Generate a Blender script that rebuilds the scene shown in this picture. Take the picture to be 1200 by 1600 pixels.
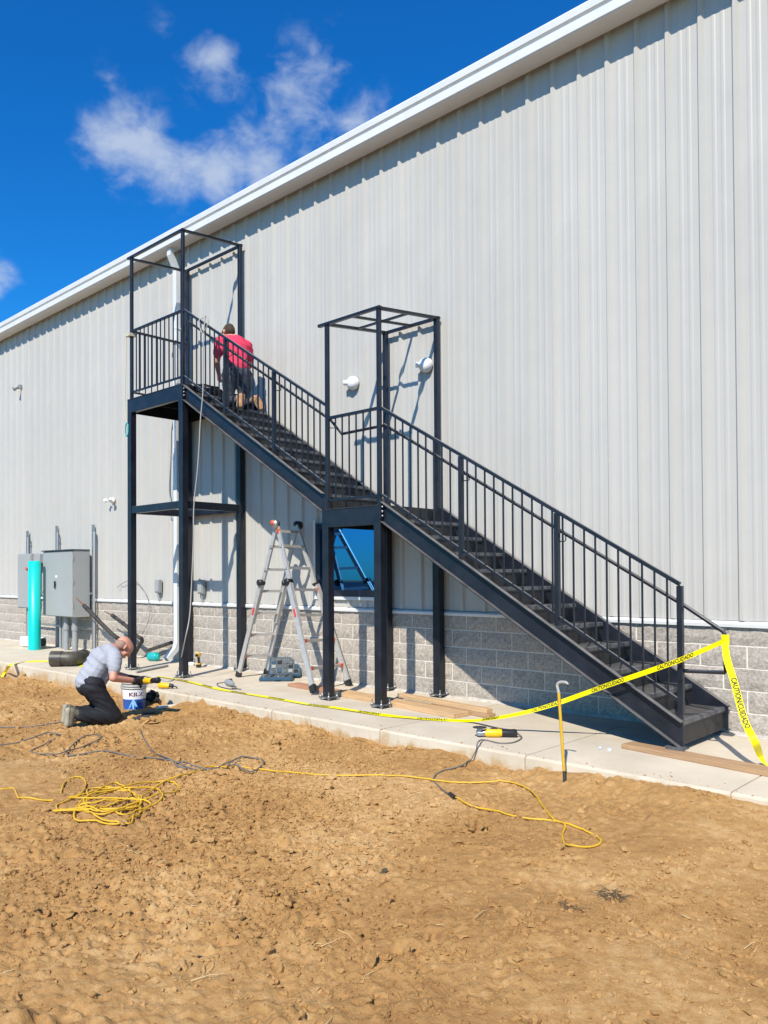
import bpy, bmesh, math, random
import numpy as np
from mathutils import Vector, Matrix
random.seed(7); rng = np.random.default_rng(7)
for o in list(bpy.data.objects): bpy.data.objects.remove(o)
SC = bpy.context.scene
COL = SC.collection
R = math.radians

# ------------------------------------------------------------ camera (solved from the photograph)
CAM = np.array([0, -7.6451, 1.4672]); YAW, PITCH, ROLL = .7767, .0141, -.0051
FPX, PPX, PPY = 1243.75, 538.26, 879.66
_f = np.array([-math.sin(YAW)*math.cos(PITCH), math.cos(YAW)*math.cos(PITCH), math.sin(PITCH)])
_r = np.array([math.cos(YAW), math.sin(YAW), 0]); _u = np.cross(_r, _f)
_r, _u = math.cos(ROLL)*_r+math.sin(ROLL)*_u, -math.sin(ROLL)*_r+math.cos(ROLL)*_u
cd = bpy.data.cameras.new('camera'); cam = bpy.data.objects.new('camera', cd); COL.objects.link(cam)
cam.matrix_world = Matrix(((_r[0], _u[0], -_f[0], CAM[0]), (_r[1], _u[1], -_f[1], CAM[1]), (_r[2], _u[2], -_f[2], CAM[2]), (0, 0, 0, 1)))
cd.sensor_width = 36; cd.sensor_fit = 'AUTO'; cd.lens = FPX/1600*36
cd.shift_x = (600-PPX)/1600; cd.shift_y = (PPY-800)/1600
cd.clip_start = .05; cd.clip_end = 2000
SC.camera = cam
SC.render.resolution_x, SC.render.resolution_y = 768, 1024

def ray(px, py):
    return _f+_r*(px-PPX)/FPX-_u*(py-PPY)/FPX
def atY(px, py, Y):
    v = ray(px, py); return Vector(CAM+v*(Y-CAM[1])/v[1])
def atZ(px, py, Z):
    v = ray(px, py); return Vector(CAM+v*(Z-CAM[2])/v[2])

# ------------------------------------------------------------ sun and sky
SUN_EL, SUN_AZ = R(44), R(24)          # az: from the wall's normal towards +X
to_sun = Vector((math.sin(SUN_AZ)*math.cos(SUN_EL), -math.cos(SUN_AZ)*math.cos(SUN_EL), math.sin(SUN_EL)))
sl = bpy.data.lights.new('sun', 'SUN'); sl.energy = 4.75; sl.angle = R(.53); sl.color = (1, .925, .80)
so = bpy.data.objects.new('sun', sl); COL.objects.link(so); so.location = (5, -12, 14)
so.rotation_euler = to_sun.to_track_quat('Z', 'Y').to_euler()

W = bpy.data.worlds.new('World'); SC.world = W; W.use_nodes = True
nt = W.node_tree; nt.nodes.clear(); N = nt.nodes.new; L = nt.links.new
wo = N('ShaderNodeOutputWorld'); bg = N('ShaderNodeBackground'); L(bg.outputs[0], wo.inputs[0])
bg.inputs[1].default_value = .118
sky = N('ShaderNodeTexSky'); sky.sky_type = 'NISHITA'; sky.sun_disc = False
sky.sun_elevation = SUN_EL; sky.sun_rotation = math.atan2(to_sun.x, to_sun.y)
sky.altitude = 300; sky.air_density = 1.0; sky.dust_density = .2; sky.ozone_density = 3.0
hs = N('ShaderNodeHueSaturation'); hs.inputs['Saturation'].default_value = 1.32; hs.inputs['Value'].default_value = 1.0
L(sky.outputs[0], hs.inputs['Color'])
tint = N('ShaderNodeMixRGB'); tint.blend_type = 'MULTIPLY'; tint.inputs[0].default_value = 1; tint.inputs[2].default_value = (.24, .92, 1.26, 1); L(hs.outputs[0], tint.inputs[1])
tc = N('ShaderNodeTexCoord')
def math_node(op, a, b=None, clamp=False):
    m = N('ShaderNodeMath'); m.operation = op; m.use_clamp = clamp
    for i, v in enumerate((a, b)):
        if v is None: continue
        if hasattr(v, 'is_output'): L(v, m.inputs[i])
        else: m.inputs[i].default_value = v
    return m.outputs[0]
nrm = N('ShaderNodeVectorMath'); nrm.operation = 'NORMALIZE'; L(tc.outputs['Generated'], nrm.inputs[0])
cl_noise = N('ShaderNodeTexNoise'); cl_noise.inputs['Scale'].default_value = 20; cl_noise.inputs['Detail'].default_value = 9
cl_noise.inputs['Roughness'].default_value = .56; cl_noise.inputs['Distortion'].default_value = .25
cmap = N('ShaderNodeMapping'); cmap.inputs['Scale'].default_value = (1, 1, 1.55); cmap.inputs['Location'].default_value = (2.37, .41, 1.13); L(nrm.outputs[0], cmap.inputs[0]); L(cmap.outputs[0], cl_noise.inputs['Vector'])
blob = None
# soft fair-weather clouds: direction, angular radius in degrees, strength
for px, py, rad, st in [(205, 232, 3.8, 1.0), (165, 225, 2.8, .85), (250, 255, 3.2, .9), (300, 262, 3.0, .78), (350, 266, 3.6, .92), (405, 272, 3.0, .85), (490, 138, 4.2, .66), (450, 112, 2.8, .55), (550, 165, 3.6, .56), (430, 190, 3.4, .46), (395, 232, 3.0, .5), (340, 112, 3.0, .64), (305, 98, 2.2, .45), (172, 127, 1.8, .40), (265, 55, 1.8, .28), (-4, 436, 1.7, .9), (-50, 432, 2.8, 1.0), (500, 238, 2.4, .55), (525, 52, 1.0, .2), (-300, 250, 7, .9), (-520, 420, 8, .9), (900, -350, 9, .8), (100, -700, 10, .8)]:
    dv = Vector(ray(px, py)).normalized()
    d = N('ShaderNodeVectorMath'); d.operation = 'DISTANCE'; L(nrm.outputs[0], d.inputs[0]); d.inputs[1].default_value = dv
    m = N('ShaderNodeMapRange'); m.interpolation_type = 'SMOOTHSTEP'
    m.inputs['From Min'].default_value = R(rad)*1.25; m.inputs['From Max'].default_value = 0; m.inputs['To Min'].default_value = 0; m.inputs['To Max'].default_value = st
    L(d.outputs['Value'], m.inputs['Value'])
    blob = m.outputs[0] if blob is None else math_node('MAXIMUM', blob, m.outputs[0])
big = N('ShaderNodeTexNoise'); big.inputs['Scale'].default_value = 3.2; big.inputs['Detail'].default_value = 2; L(nrm.outputs[0], big.inputs['Vector'])
# far from the view the same broken cloud goes on
sepw = N('ShaderNodeSeparateXYZ'); L(nrm.outputs[0], sepw.inputs[0])
behind = math_node('MULTIPLY', math_node('SUBTRACT', big.outputs[0], .56, True), 5.0, True)
ymask = N('ShaderNodeMapRange'); L(sepw.outputs['Y'], ymask.inputs['Value']); ymask.inputs['From Min'].default_value = .1; ymask.inputs['From Max'].default_value = -.3
blob = math_node('MAXIMUM', blob, math_node('MULTIPLY', behind, ymask.outputs[0]))
dens = math_node('ADD', blob, math_node('MULTIPLY', math_node('SUBTRACT', cl_noise.outputs[0],   .5), 2.1))
dm = N('ShaderNodeMapRange'); dm.interpolation_type = 'SMOOTHSTEP'; dm.inputs['From Min'].default_value = .18; dm.inputs['From Max'].default_value = 1.2; L(dens, dm.inputs['Value'])
dens = math_node('MULTIPLY', dm.outputs[0], math_node('MULTIPLY', blob, 2.2, True), True)
mixc = N('ShaderNodeMixRGB'); L(math_node('MULTIPLY', dens, .80), mixc.inputs[0]); L(tint.outputs[0], mixc.inputs[1]); mixc.inputs[2].default_value = (4.0, 4.6, 5.6, 1)
L(mixc.outputs[0], bg.inputs[0])
SC.view_settings.view_transform = 'Standard'; SC.view_settings.look = 'None'; SC.view_settings.gamma = 1; SC.view_settings.exposure = .3
SC.view_settings.use_curve_mapping = False

# ------------------------------------------------------------ materials
def mat(name, col, rough=.6, metal=0, spec=.5, noise=0, nscale=8, bump=0, bscale=60, coat=0, col2=None, aniso=None):
    m = bpy.data.materials.new(name); m.use_nodes = True
    t = m.node_tree; b = t.nodes['Principled BSDF']
    b.inputs['Base Color'].default_value = (*col, 1); b.inputs['Roughness'].default_value = rough
    b.inputs['Metallic'].default_value = metal; b.inputs['Specular IOR Level'].default_value = spec
    b.inputs['Coat Weight'].default_value = coat
    if noise or bump:
        co = t.nodes.new('ShaderNodeTexCoord')
        src = co.outputs['Object']
        if aniso:
            mp = t.nodes.new('ShaderNodeMapping'); mp.inputs['Scale'].default_value = aniso; t.links.new(src, mp.inputs[0]); src = mp.outputs[0]
    if noise:
        n = t.nodes.new('ShaderNodeTexNoise'); n.inputs['Scale'].default_value = nscale; n.inputs['Detail'].default_value = 6; n.inputs['Roughness'].default_value = .62
        t.links.new(src, n.inputs['Vector'])
        r = t.nodes.new('ShaderNodeValToRGB')
        c2 = col2 or tuple(min(1, c*(1+noise)) for c in col)
        c1 = tuple(c*(1-noise) for c in col)
        r.color_ramp.elements[0].position = .3; r.color_ramp.elements[0].color = (*c1, 1)
        r.color_ramp.elements[1].position = .7; r.color_ramp.elements[1].color = (*c2, 1)
        t.links.new(n.outputs[0], r.inputs[0]); t.links.new(r.outputs[0], b.inputs['Base Color'])
        q = t.nodes.new('ShaderNodeMapRange'); q.inputs['To Min'].default_value = max(.02, rough-.08); q.inputs['To Max'].default_value = min(1, rough+.1)
        t.links.new(n.outputs[0], q.inputs[0]); t.links.new(q.outputs[0], b.inputs['Roughness'])
    if bump:
        n2 = t.nodes.new('ShaderNodeTexNoise'); n2.inputs['Scale'].default_value = bscale; n2.inputs['Detail'].default_value = 5
        t.links.new(src, n2.inputs['Vector'])
        bp = t.nodes.new('ShaderNodeBump'); bp.inputs['Strength'].default_value = bump; bp.inputs['Distance'].default_value = .01
        t.links.new(n2.outputs[0], bp.inputs['Height']); t.links.new(bp.outputs[0], b.inputs['Normal'])
    return m
M = {}
M['steel'] = mat('steel_paint', (.010, .0125, .020), .34, .0, .45, .30, 5, .03, 90, col2=(.018, .021, .031))
M['steel_edge'] = mat('steel_and_glint', (.13, .135, .145), .5, .3, .5, .35, 14)  # pale steel; on tread edges it stands in for the specular highlight
M['tread'] = mat('tread_plate', (.018, .019, .023), .55, 0, .5, .45, 9, .25, 160, col2=(.035, .035, .038))
def dusty(m, amt, col=(.20, .19, .18)):  # upward faces lightened: dust, plus sky reflection put into the colour; scuffs too
    t = m.node_tree; b = t.nodes['Principled BSDF']; N = t.nodes.new; Lk = t.links.new
    g = N('ShaderNodeNewGeometry'); sp = N('ShaderNodeSeparateXYZ'); Lk(g.outputs['True Normal'], sp.inputs[0])
    r = N('ShaderNodeMapRange'); r.inputs['From Min'].default_value = .25; r.inputs['From Max'].default_value = .85; r.inputs['To Max'].default_value = amt; Lk(sp.outputs['Z'], r.inputs[0])
    n = N('ShaderNodeTexNoise'); n.inputs['Scale'].default_value = 7; n.inputs['Detail'].default_value = 6; Lk(g.outputs['Position'], n.inputs['Vector'])
    q = N('ShaderNodeMapRange'); q.inputs['From Min'].default_value = .3; q.inputs['From Max'].default_value = .7; q.inputs['To Min'].default_value = .45; q.inputs['To Max'].default_value = 1.2; Lk(n.outputs[0], q.inputs[0])
    mu = N('ShaderNodeMath'); mu.operation = 'MULTIPLY'; mu.use_clamp = True; Lk(r.outputs[0], mu.inputs[0]); Lk(q.outputs[0], mu.inputs[1])
    mx = N('ShaderNodeMixRGB'); mx.inputs[2].default_value = (*col, 1); Lk(mu.outputs[0], mx.inputs[0])
    n5 = N('ShaderNodeTexNoise'); n5.inputs['Scale'].default_value = 19; n5.inputs['Detail'].default_value = 8; n5.inputs['Roughness'].default_value = .75; Lk(g.outputs['Position'], n5.inputs['Vector'])
    q5 = N('ShaderNodeMapRange'); q5.inputs['From Min'].default_value = .64; q5.inputs['From Max'].default_value = .70; q5.inputs['To Max'].default_value = .35; Lk(n5.outputs[0], q5.inputs[0])
    m5 = N('ShaderNodeMixRGB'); m5.inputs[2].default_value = (.15, .145, .14, 1); Lk(q5.outputs[0], m5.inputs[0])
    src = b.inputs['Base Color'].links[0].from_socket; Lk(src, m5.inputs[1]); Lk(m5.outputs[0], mx.inputs[1]); Lk(mx.outputs[0], b.inputs['Base Color'])
dusty(M['steel'], .75); dusty(M['tread'], .35)
M['galv'] = mat('galvanised', (.42, .43, .44), .38, .8, .5, .2, 25)
M['panel'] = mat('wall_panel_paint', (.480, .465, .430), .40, 0, .45, .035, 1.6, .035, 3)
M['white'] = mat('white_trim', (.68, .69, .68), .35, 0, .5, .04, 4)
M['soffit'] = mat('gutter_underside', (.62, .62, .60), .5, 0, .4, .03, 4)
M['plastic_w'] = mat('white_plastic', (.82, .82, .81), .35)
M['roof'] = mat('roof_metal', (.55, .56, .57), .4, .3)
M['mortar'] = mat('mortar', (.70, .65, .56), .95, 0, .2, .12, 30, .3, 120)
M['concrete'] = mat('walk_concrete', (.60, .52, .395), .88, 0, .25, .10, 1.7, .12, 55, col2=(.66, .585, .46))
def stain_slab(m):
    t = m.node_tree; b = t.nodes['Principled BSDF']; N = t.nodes.new; Lk = t.links.new
    g = N('ShaderNodeNewGeometry'); sp = N('ShaderNodeSeparateXYZ'); Lk(g.outputs['True Normal'], sp.inputs[0]); sp2 = N('ShaderNodeSeparateXYZ'); Lk(g.outputs['Position'], sp2.inputs[0])
    f = N('ShaderNodeMapRange'); f.inputs['From Min'].default_value = -.4; f.inputs['From Max'].default_value = -.8; Lk(sp.outputs['Y'], f.inputs[0])
    n = N('ShaderNodeTexNoise'); n.inputs['Scale'].default_value = 3.2; n.inputs['Detail'].default_value = 7; n.inputs['Roughness'].default_value = .65; Lk(g.outputs['Position'], n.inputs['Vector'])
    h = N('ShaderNodeMapRange'); h.inputs['From Min'].default_value = -.03; h.inputs['From Max'].default_value = -.22; h.inputs['To Min'].default_value = -.12; h.inputs['To Max'].default_value = .22; Lk(sp2.outputs['Z'], h.inputs[0])
    a = N('ShaderNodeMath'); a.operation = 'ADD'; Lk(n.outputs[0], a.inputs[0]); Lk(h.outputs[0], a.inputs[1])
    q = N('ShaderNodeMapRange'); q.interpolation_type = 'SMOOTHSTEP'; q.inputs['From Min'].default_value = .42; q.inputs['From Max'].default_value = .60; q.inputs['To Max'].default_value = .85; Lk(a.outputs[0], q.inputs[0])
    mu = N('ShaderNodeMath'); mu.operation = 'MULTIPLY'; Lk(q.outputs[0], mu.inputs[0]); Lk(f.outputs[0], mu.inputs[1])
    mx = N('ShaderNodeMixRGB'); mx.inputs[2].default_value = (.47, .30, .13, 1); Lk(mu.outputs[0], mx.inputs[0])
    # faint grime on the top
    n3 = N('ShaderNodeTexNoise'); n3.inputs['Scale'].default_value = .9; n3.inputs['Detail'].default_value = 8; n3.inputs['Roughness'].default_value = .7; Lk(g.outputs['Position'], n3.inputs['Vector'])
    q3 = N('ShaderNodeMapRange'); q3.interpolation_type = 'SMOOTHSTEP'; q3.inputs['From Min'].default_value = .5; q3.inputs['From Max'].default_value = .75; q3.inputs['To Max'].default_value = .35; Lk(n3.outputs[0], q3.inputs[0])
    m3 = N('ShaderNodeMixRGB'); m3.inputs[2].default_value = (.42, .33, .22, 1); Lk(q3.outputs[0], m3.inputs[0])
    src = b.inputs['Base Color'].links[0].from_socket; Lk(src, m3.inputs[1]); Lk(m3.outputs[0], mx.inputs[1]); Lk(mx.outputs[0], b.inputs['Base Color'])
stain_slab(M['concrete'])
M['caulk'] = mat('wall_base_mortar', (.52, .49, .44), .9, 0, .2, .25, 12, .5, 40)
M['cabinet'] = mat('cabinet_paint', (.34, .35, .345), .42, 0, .5, .03, 3)
M['conduit'] = mat('grey_conduit', (.28, .295, .30), .5, 0, .5, .08, 9)
M['teal'] = mat('teal_pvc', (.0, .56, .50), .38, 0, .5, .05, 3)
M['teal_d'] = mat('teal_container', (.01, .36, .36), .35)
M['blackpl'] = mat('black_plastic', (.018, .018, .019), .42, 0, .5, .3, 12)
M['dustyblack'] = mat('dusty_black_pipe', (.030, .030, .029), .45, 0, .5, .5, 7, .05, 30, col2=(.10, .085, .062))
M['rubber'] = mat('cable_rubber', (.03, .029, .028), .65, 0, .4, .4, 20, col2=(.07, .062, .05))
M['copper'] = mat('copper', (.62, .27, .13), .35, .8)
M['yellow'] = mat('yellow_cord', (.66, .40, .02), .45, 0, .5, .18, 6)
M['greycord'] = mat('grey_cord', (.15, .14, .13), .6, 0, .4, .25, 6)
M['palecord'] = mat('pale_cord', (.36, .35, .33), .55)
M['tape'] = mat('caution_tape', (.90, .80, .0), .32, 0, .5)
M['ink'] = mat('black_ink', (.012, .012, .012), .5)
M['dewalt'] = mat('yellow_tool', (.82, .50, .01), .38, 0, .5, .1, 20)
M['alu'] = mat('aluminium', (.52, .50, .47), .42, .35, .5, .12, 22)
M['orange'] = mat('orange_plastic', (.80, .12, .02), .4)
M['redsticker'] = mat('red_sticker', (.62, .05, .04), .45)
M['bluesticker'] = mat('blue_sticker', (.06, .22, .55), .45)
M['case'] = mat('blue_case', (.025, .075, .13), .45, 0, .5, .2, 10)
M['caseliner'] = mat('case_liner', (.06, .085, .105), .55, 0, .4, .6, 30, col2=(.16, .18, .19))
M['wood'] = mat('lumber', (.40, .25, .135), .75, 0, .3, .22, 3, .15, 30, aniso=(1.2, 14, 14))
M['wood_y'] = mat('yellow_lumber', (.58, .38, .20), .75, 0, .3, .2, 3, .15, 30, aniso=(1.2, 14, 14))
M['wood_r'] = mat('red_lumber', (.42, .22, .13), .75, 0, .3, .2, 3, .15, 30, aniso=(1.2, 14, 14))
M['woodpale'] = mat('pale_wood', (.70, .62, .48), .75, 0, .3, .1, 9)
M['slate'] = mat('dark_offcut', (.05, .052, .055), .7)
M['glove'] = mat('black_glove', (.016, .016, .017), .7, 0, .4, .3, 40)
M['skin'] = mat('skin', (.62, .29, .20), .5, 0, .4, .12, 18, .1, 60)
M['greyshirt'] = mat('grey_shirt', (.37, .385, .43), .85, 0, .2, .06, 12, .12, 220)
M['redshirt'] = mat('red_shirt', (.70, .055, .115), .85, 0, .2, .08, 12, .12, 220)
M['trousers'] = mat('black_trousers', (.018, .019, .024), .75, 0, .3, .25, 10, .12, 160)
M['jeans'] = mat('dark_jeans', (.055, .062, .080), .85, 0, .25, .3, 14, .15, 160)
M['hair'] = mat('dark_hair', (.055, .038, .026), .75, 0, .3, .4, 60, .6, 140)
M['greyhair'] = mat('short_grey_hair', (.34, .21, .16), .8, 0, .3, .3, 60, .4, 140)
M['boot'] = mat('tan_boot', (.44, .29, .16), .75, 0, .3, .25, 20)
M['bootsole'] = mat('boot_sole', (.40, .22, .12), .8, 0, .3, .3, 30)
M['shoe'] = mat('olive_shoe', (.16, .14, .10), .75, 0, .3, .25, 20)
M['shoesole'] = mat('pale_sole', (.34, .31, .24), .8, 0, .3, .2, 20)
M['bucket'] = mat('grey_bucket', (.40, .39, .37), .45, 0, .5, .12, 9)
M['label_w'] = mat('label_white', (.78, .79, .82), .4)
M['label_b'] = mat('label_blue', (.02, .10, .42), .4)
M['label_c'] = mat('label_pale_blue', (.28, .60, .90), .4)
M['maroon'] = mat('label_letters', (.14, .02, .05), .45)
M['bag'] = mat('black_bag', (.022, .023, .026), .8, 0, .3, .4, 20, .2, 60)
M['strap'] = mat('cream_strap', (.55, .50, .38), .8)
M['straw'] = mat('dry_straw', (.62, .47, .24), .8)
M['weed'] = mat('dry_weed', (.10, .075, .045), .9)
M['disc'] = mat('disc', (.035, .033, .03), .7)
M['glass_frame'] = mat('window_frame_paint', (.015, .022, .045), .35)
M['paper'] = mat('paper', (.80, .80, .80), .7)
M['clear'] = mat('clear_scrap', (.62, .70, .78), .25)
m = mat('tinted_glass', (.05, .19, .44), .02, 1.0, 1.0); M['glass'] = m
def sheet_tone(m):
    t = m.node_tree; b = t.nodes['Principled BSDF']; N = t.nodes.new; Lk = t.links.new
    oi = N('ShaderNodeObjectInfo'); h = N('ShaderNodeHueSaturation'); r = N('ShaderNodeMapRange'); r.inputs['To Min'].default_value = .975; r.inputs['To Max'].default_value = 1.025
    Lk(oi.outputs['Random'], r.inputs[0]); Lk(r.outputs[0], h.inputs['Value']); src = b.inputs['Base Color'].links[0].from_socket; Lk(src, h.inputs['Color']); Lk(h.outputs[0], b.inputs['Base Color'])
sheet_tone(M['panel'])
# split-face block: warm grey, speckled
def block_mat():
    m = mat('split_face_block', (.43, .405, .375), .95, 0, .2)
    t = m.node_tree; b = t.nodes['Principled BSDF']; N = t.nodes.new; Lk = t.links.new
    tc = N('ShaderNodeTexCoord'); oi = N('ShaderNodeObjectInfo')
    ad = N('ShaderNodeVectorMath'); ad.operation = 'ADD'; Lk(tc.outputs['Object'], ad.inputs[0])
    cmb = N('ShaderNodeCombineXYZ'); mu = N('ShaderNodeMath'); mu.operation = 'MULTIPLY'; mu.inputs[1].default_value = 37; Lk(oi.outputs['Random'], mu.inputs[0]); Lk(mu.outputs[0], cmb.inputs[0]); Lk(cmb.outputs[0], ad.inputs[1])
    n = N('ShaderNodeTexNoise'); n.inputs['Scale'].default_value = 45; n.inputs['Detail'].default_value = 5; Lk(ad.outputs[0], n.inputs['Vector'])
    r = N('ShaderNodeValToRGB'); r.color_ramp.elements[0].position = .33; r.color_ramp.elements[0].color = (.29, .257, .222, 1)
    r.color_ramp.elements[1].position = .66; r.color_ramp.elements[1].color = (.475, .43, .375, 1); Lk(n.outputs[0], r.inputs[0])
    hsv = N('ShaderNodeHueSaturation'); Lk(r.outputs[0], hsv.inputs['Color'])
    mr = N('ShaderNodeMapRange'); mr.inputs['To Min'].default_value = .94; mr.inputs['To Max'].default_value = 1.06; Lk(oi.outputs['Random'], mr.inputs[0]); Lk(mr.outputs[0], hsv.inputs['Value'])
    Lk(hsv.outputs[0], b.inputs['Base Color'])
    n2 = N('ShaderNodeTexNoise'); n2.inputs['Scale'].default_value = 26; n2.inputs['Detail'].default_value = 8; n2.inputs['Roughness'].default_value = .65; Lk(ad.outputs[0], n2.inputs['Vector'])
    bp = N('ShaderNodeBump'); bp.inputs['Strength'].default_value = .6; bp.inputs['Distance'].default_value = .014; Lk(n2.outputs[0], bp.inputs['Height']); Lk(bp.outputs[0], b.inputs['Normal'])
    return m
M['block'] = block_mat()
def dirt_mat():
    m = mat('dry_dirt', (.42, .25, .105), .96, 0, .12)
    t = m.node_tree; b = t.nodes['Principled BSDF']; N = t.nodes.new; Lk = t.links.new
    g = N('ShaderNodeNewGeometry')
    def noise(s, d=5, ro=.6):
        n = N('ShaderNodeTexNoise'); n.inputs['Scale'].default_value = s; n.inputs['Detail'].default_value = d; n.inputs['Roughness'].default_value = ro; Lk(g.outputs['Position'], n.inputs['Vector']); return n.outputs[0]
    r = N('ShaderNodeValToRGB'); e = r.color_ramp.elements
    e[0].position = .38; e[0].color = (.305, .165, .062, 1); e[1].position = .66; e[1].color = (.57, .38, .18, 1)
    k = e.new(.52); k.color = (.425, .246, .094, 1)
    mx = N('ShaderNodeMath'); mx.operation = 'MULTIPLY_ADD'; Lk(noise(.75, 8, .70), mx.inputs[0]); mx.inputs[1].default_value = .6
    m2 = N('ShaderNodeMath'); m2.operation = 'MULTIPLY'; Lk(noise(17, 6, .7), m2.inputs[0]); m2.inputs[1].default_value = .42; Lk(m2.outputs[0], mx.inputs[2])
    Lk(mx.outputs[0], r.inputs[0]); Lk(r.outputs[0], b.inputs['Base Color'])
    bp = N('ShaderNodeBump'); bp.inputs['Strength'].default_value = .8; bp.inputs['Distance'].default_value = .012; Lk(noise(60, 7, .70), bp.inputs['Height']); Lk(bp.outputs[0], b.inputs['Normal'])
    return m
M['dirt'] = dirt_mat()

# ------------------------------------------------------------ mesh helpers
def V(*a): return Vector(a)
class MB:
    def __init__(s): s.v = []; s.f = []; s.sm = []
    def add(s, vs, fs, smooth=False):
        n = len(s.v); s.v += [tuple(v) for v in vs]; s.f += [tuple(i+n for i in f) for f in fs]; s.sm += [smooth]*len(fs); return s
    def box(s, x0, x1, y0, y1, z0, z1):
        return s.add([(x0, y0, z0), (x1, y0, z0), (x1, y1, z0), (x0, y1, z0), (x0, y0, z1), (x1, y0, z1), (x1, y1, z1), (x0, y1, z1)],
                     [(0, 3, 2, 1), (4, 5, 6, 7), (0, 1, 5, 4), (1, 2, 6, 5), (2, 3, 7, 6), (3, 0, 4, 7)])
    def bar(s, a, b, w, h, up=(0, 0, 1)):
        """box section from a to b: w across, h along up (section kept in the plane of up)"""
        a, b = Vector(a), Vector(b); d = (b-a).normalized(); up = Vector(up)
        side = d.cross(up).normalized()*w/2; upv = side.cross(d).normalized()*h/2
        vs = [p+i*side+j*upv for p in (a, b) for i, j in ((-1, -1), (1, -1), (1, 1), (-1, 1))]
        return s.add(vs, [(0, 1, 2, 3), (7, 6, 5, 4), (0, 4, 5, 1), (1, 5, 6, 2), (2, 6, 7, 3), (3, 7, 4, 0)])
    def sheared(s, x0, z0, x1, z1, y0, y1, h):
        """plumb-cut raking bar: top line from (x0,z0) to (x1,z1), vertical height h"""
        vs = [(x0, y0, z0-h), (x1, y0, z1-h), (x1, y1, z1-h), (x0, y1, z0-h), (x0, y0, z0), (x1, y0, z1), (x1, y1, z1), (x0, y1, z0)]
        return s.add(vs, [(0, 3, 2, 1), (4, 5, 6, 7), (0, 1, 5, 4), (1, 2, 6, 5), (2, 3, 7, 6), (3, 0, 4, 7)])
    def tube(s, pts, r, n=8, caps=True):
        pts = [Vector(p) for p in pts]; k = len(pts); rs = r if isinstance(r, (list, tuple)) else [r]*k
        ref = None; rings = []
        for i, p in enumerate(pts):
            d = (pts[min(i+1, k-1)]-pts[max(i-1, 0)]).normalized()
            if ref is None:
                ref = d.cross(Vector((0, 0, 1)))
                if ref.length < .05: ref = d.cross(Vector((1, 0, 0)))
            ref = (ref-d*ref.dot(d)).normalized(); o = d.cross(ref)
            rings.append([p+(ref*math.cos(2*math.pi*j/n)+o*math.sin(2*math.pi*j/n))*rs[i] for j in range(n)])
        vs = [v for q in rings for v in q]
        fs = [(i*n+j, i*n+(j+1) % n, (i+1)*n+(j+1) % n, (i+1)*n+j) for i in range(k-1) for j in range(n)]
        s.add(vs, fs, True)
        if caps: s.add(rings[0], [tuple(range(n-1, -1, -1))]); s.add(rings[-1], [tuple(range(n))])
        return s
    def lathe(s, base, axis, prof, n=24, closed=True):
        base = Vector(base); ax = Vector(axis).normalized()
        e1 = ax.cross(Vector((0, 0, 1)))
        if e1.length < .05: e1 = Vector((1, 0, 0))
        e1.normalize(); e2 = ax.cross(e1); vs = []
        for r, h in prof:
            for j in range(n):
                a = 2*math.pi*j/n; vs.append(base+ax*h+(e1*math.cos(a)+e2*math.sin(a))*max(r, 1e-5))
        k = len(prof)
        return s.add(vs, [(i*n+j, i*n+(j+1) % n, (i+1)*n+(j+1) % n, (i+1)*n+j) for i in range(k-1) for j in range(n)], True)
    def prism(s, poly, a, b):
        """extrude polygon (list of 3D points) from offset a to offset b"""
        n = len(poly); a, b = Vector(a), Vector(b)
        vs = [Vector(p)+a for p in poly]+[Vector(p)+b for p in poly]
        return s.add(vs, [tuple(range(n-1, -1, -1)), tuple(range(n, 2*n))]+[(i, (i+1) % n, n+(i+1) % n, n+i) for i in range(n)])
    def mesh(s, name, m):
        me = bpy.data.meshes.new(name); me.from_pydata(s.v, [], s.f); me.validate()
        me.polygons.foreach_set('use_smooth', (s.sm+[False]*len(me.polygons))[:len(me.polygons)])
        if m: me.materials.append(M[m] if isinstance(m, str) else m)
        bm = bmesh.new(); bm.from_mesh(me); bmesh.ops.recalc_face_normals(bm, faces=bm.faces); bm.to_mesh(me); bm.free()
        return me
    def build(s, name, m, parent=None, bevel=0):
        return link(name, s.mesh(name, m), parent, bevel)
def link(name, me, parent=None, bevel=0, loc=None):
    o = bpy.data.objects.new(name, me); COL.objects.link(o)
    if loc is not None: o.location = loc
    if parent is not None:
        o.parent = parent
        o.matrix_parent_inverse = WORLD[parent.name].inverted()
    WORLD[o.name] = Matrix.Translation(Vector(loc)) if loc is not None else Matrix.Identity(4)
    if bevel:
        b = o.modifiers.new('bevel', 'BEVEL'); b.width = bevel; b.segments = 1; b.limit_method = 'ANGLE'
    return o
WORLD = {}
def tag(o, label, cat, group=None, kind=None):
    if label: o['label'] = label
    if cat: o['category'] = cat
    if group: o['group'] = group
    if kind: o['kind'] = kind
    return o
def thing(name, loc, label, cat, group=None):
    o = bpy.data.objects.new(name, None); COL.objects.link(o); o.location = loc; o.empty_display_size = .1
    WORLD[o.name] = Matrix.Translation(Vector(loc)); return tag(o, label, cat, group)
def spline(pts, n=8):
    pts = [Vector(p) for p in pts]; out = []
    P = [pts[0]*2-pts[1]]+pts+[pts[-1]*2-pts[-2]]
    for i in range(1, len(P)-2):
        a, b, c, d = P[i-1], P[i], P[i+1], P[i+2]
        for k in range(n):
            t = k/n; out.append(.5*((2*b)+(c-a)*t+(2*a-5*b+4*c-d)*t*t+(3*b-a-3*c+d)*t**3))
    return out+[pts[-1]]
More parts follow.
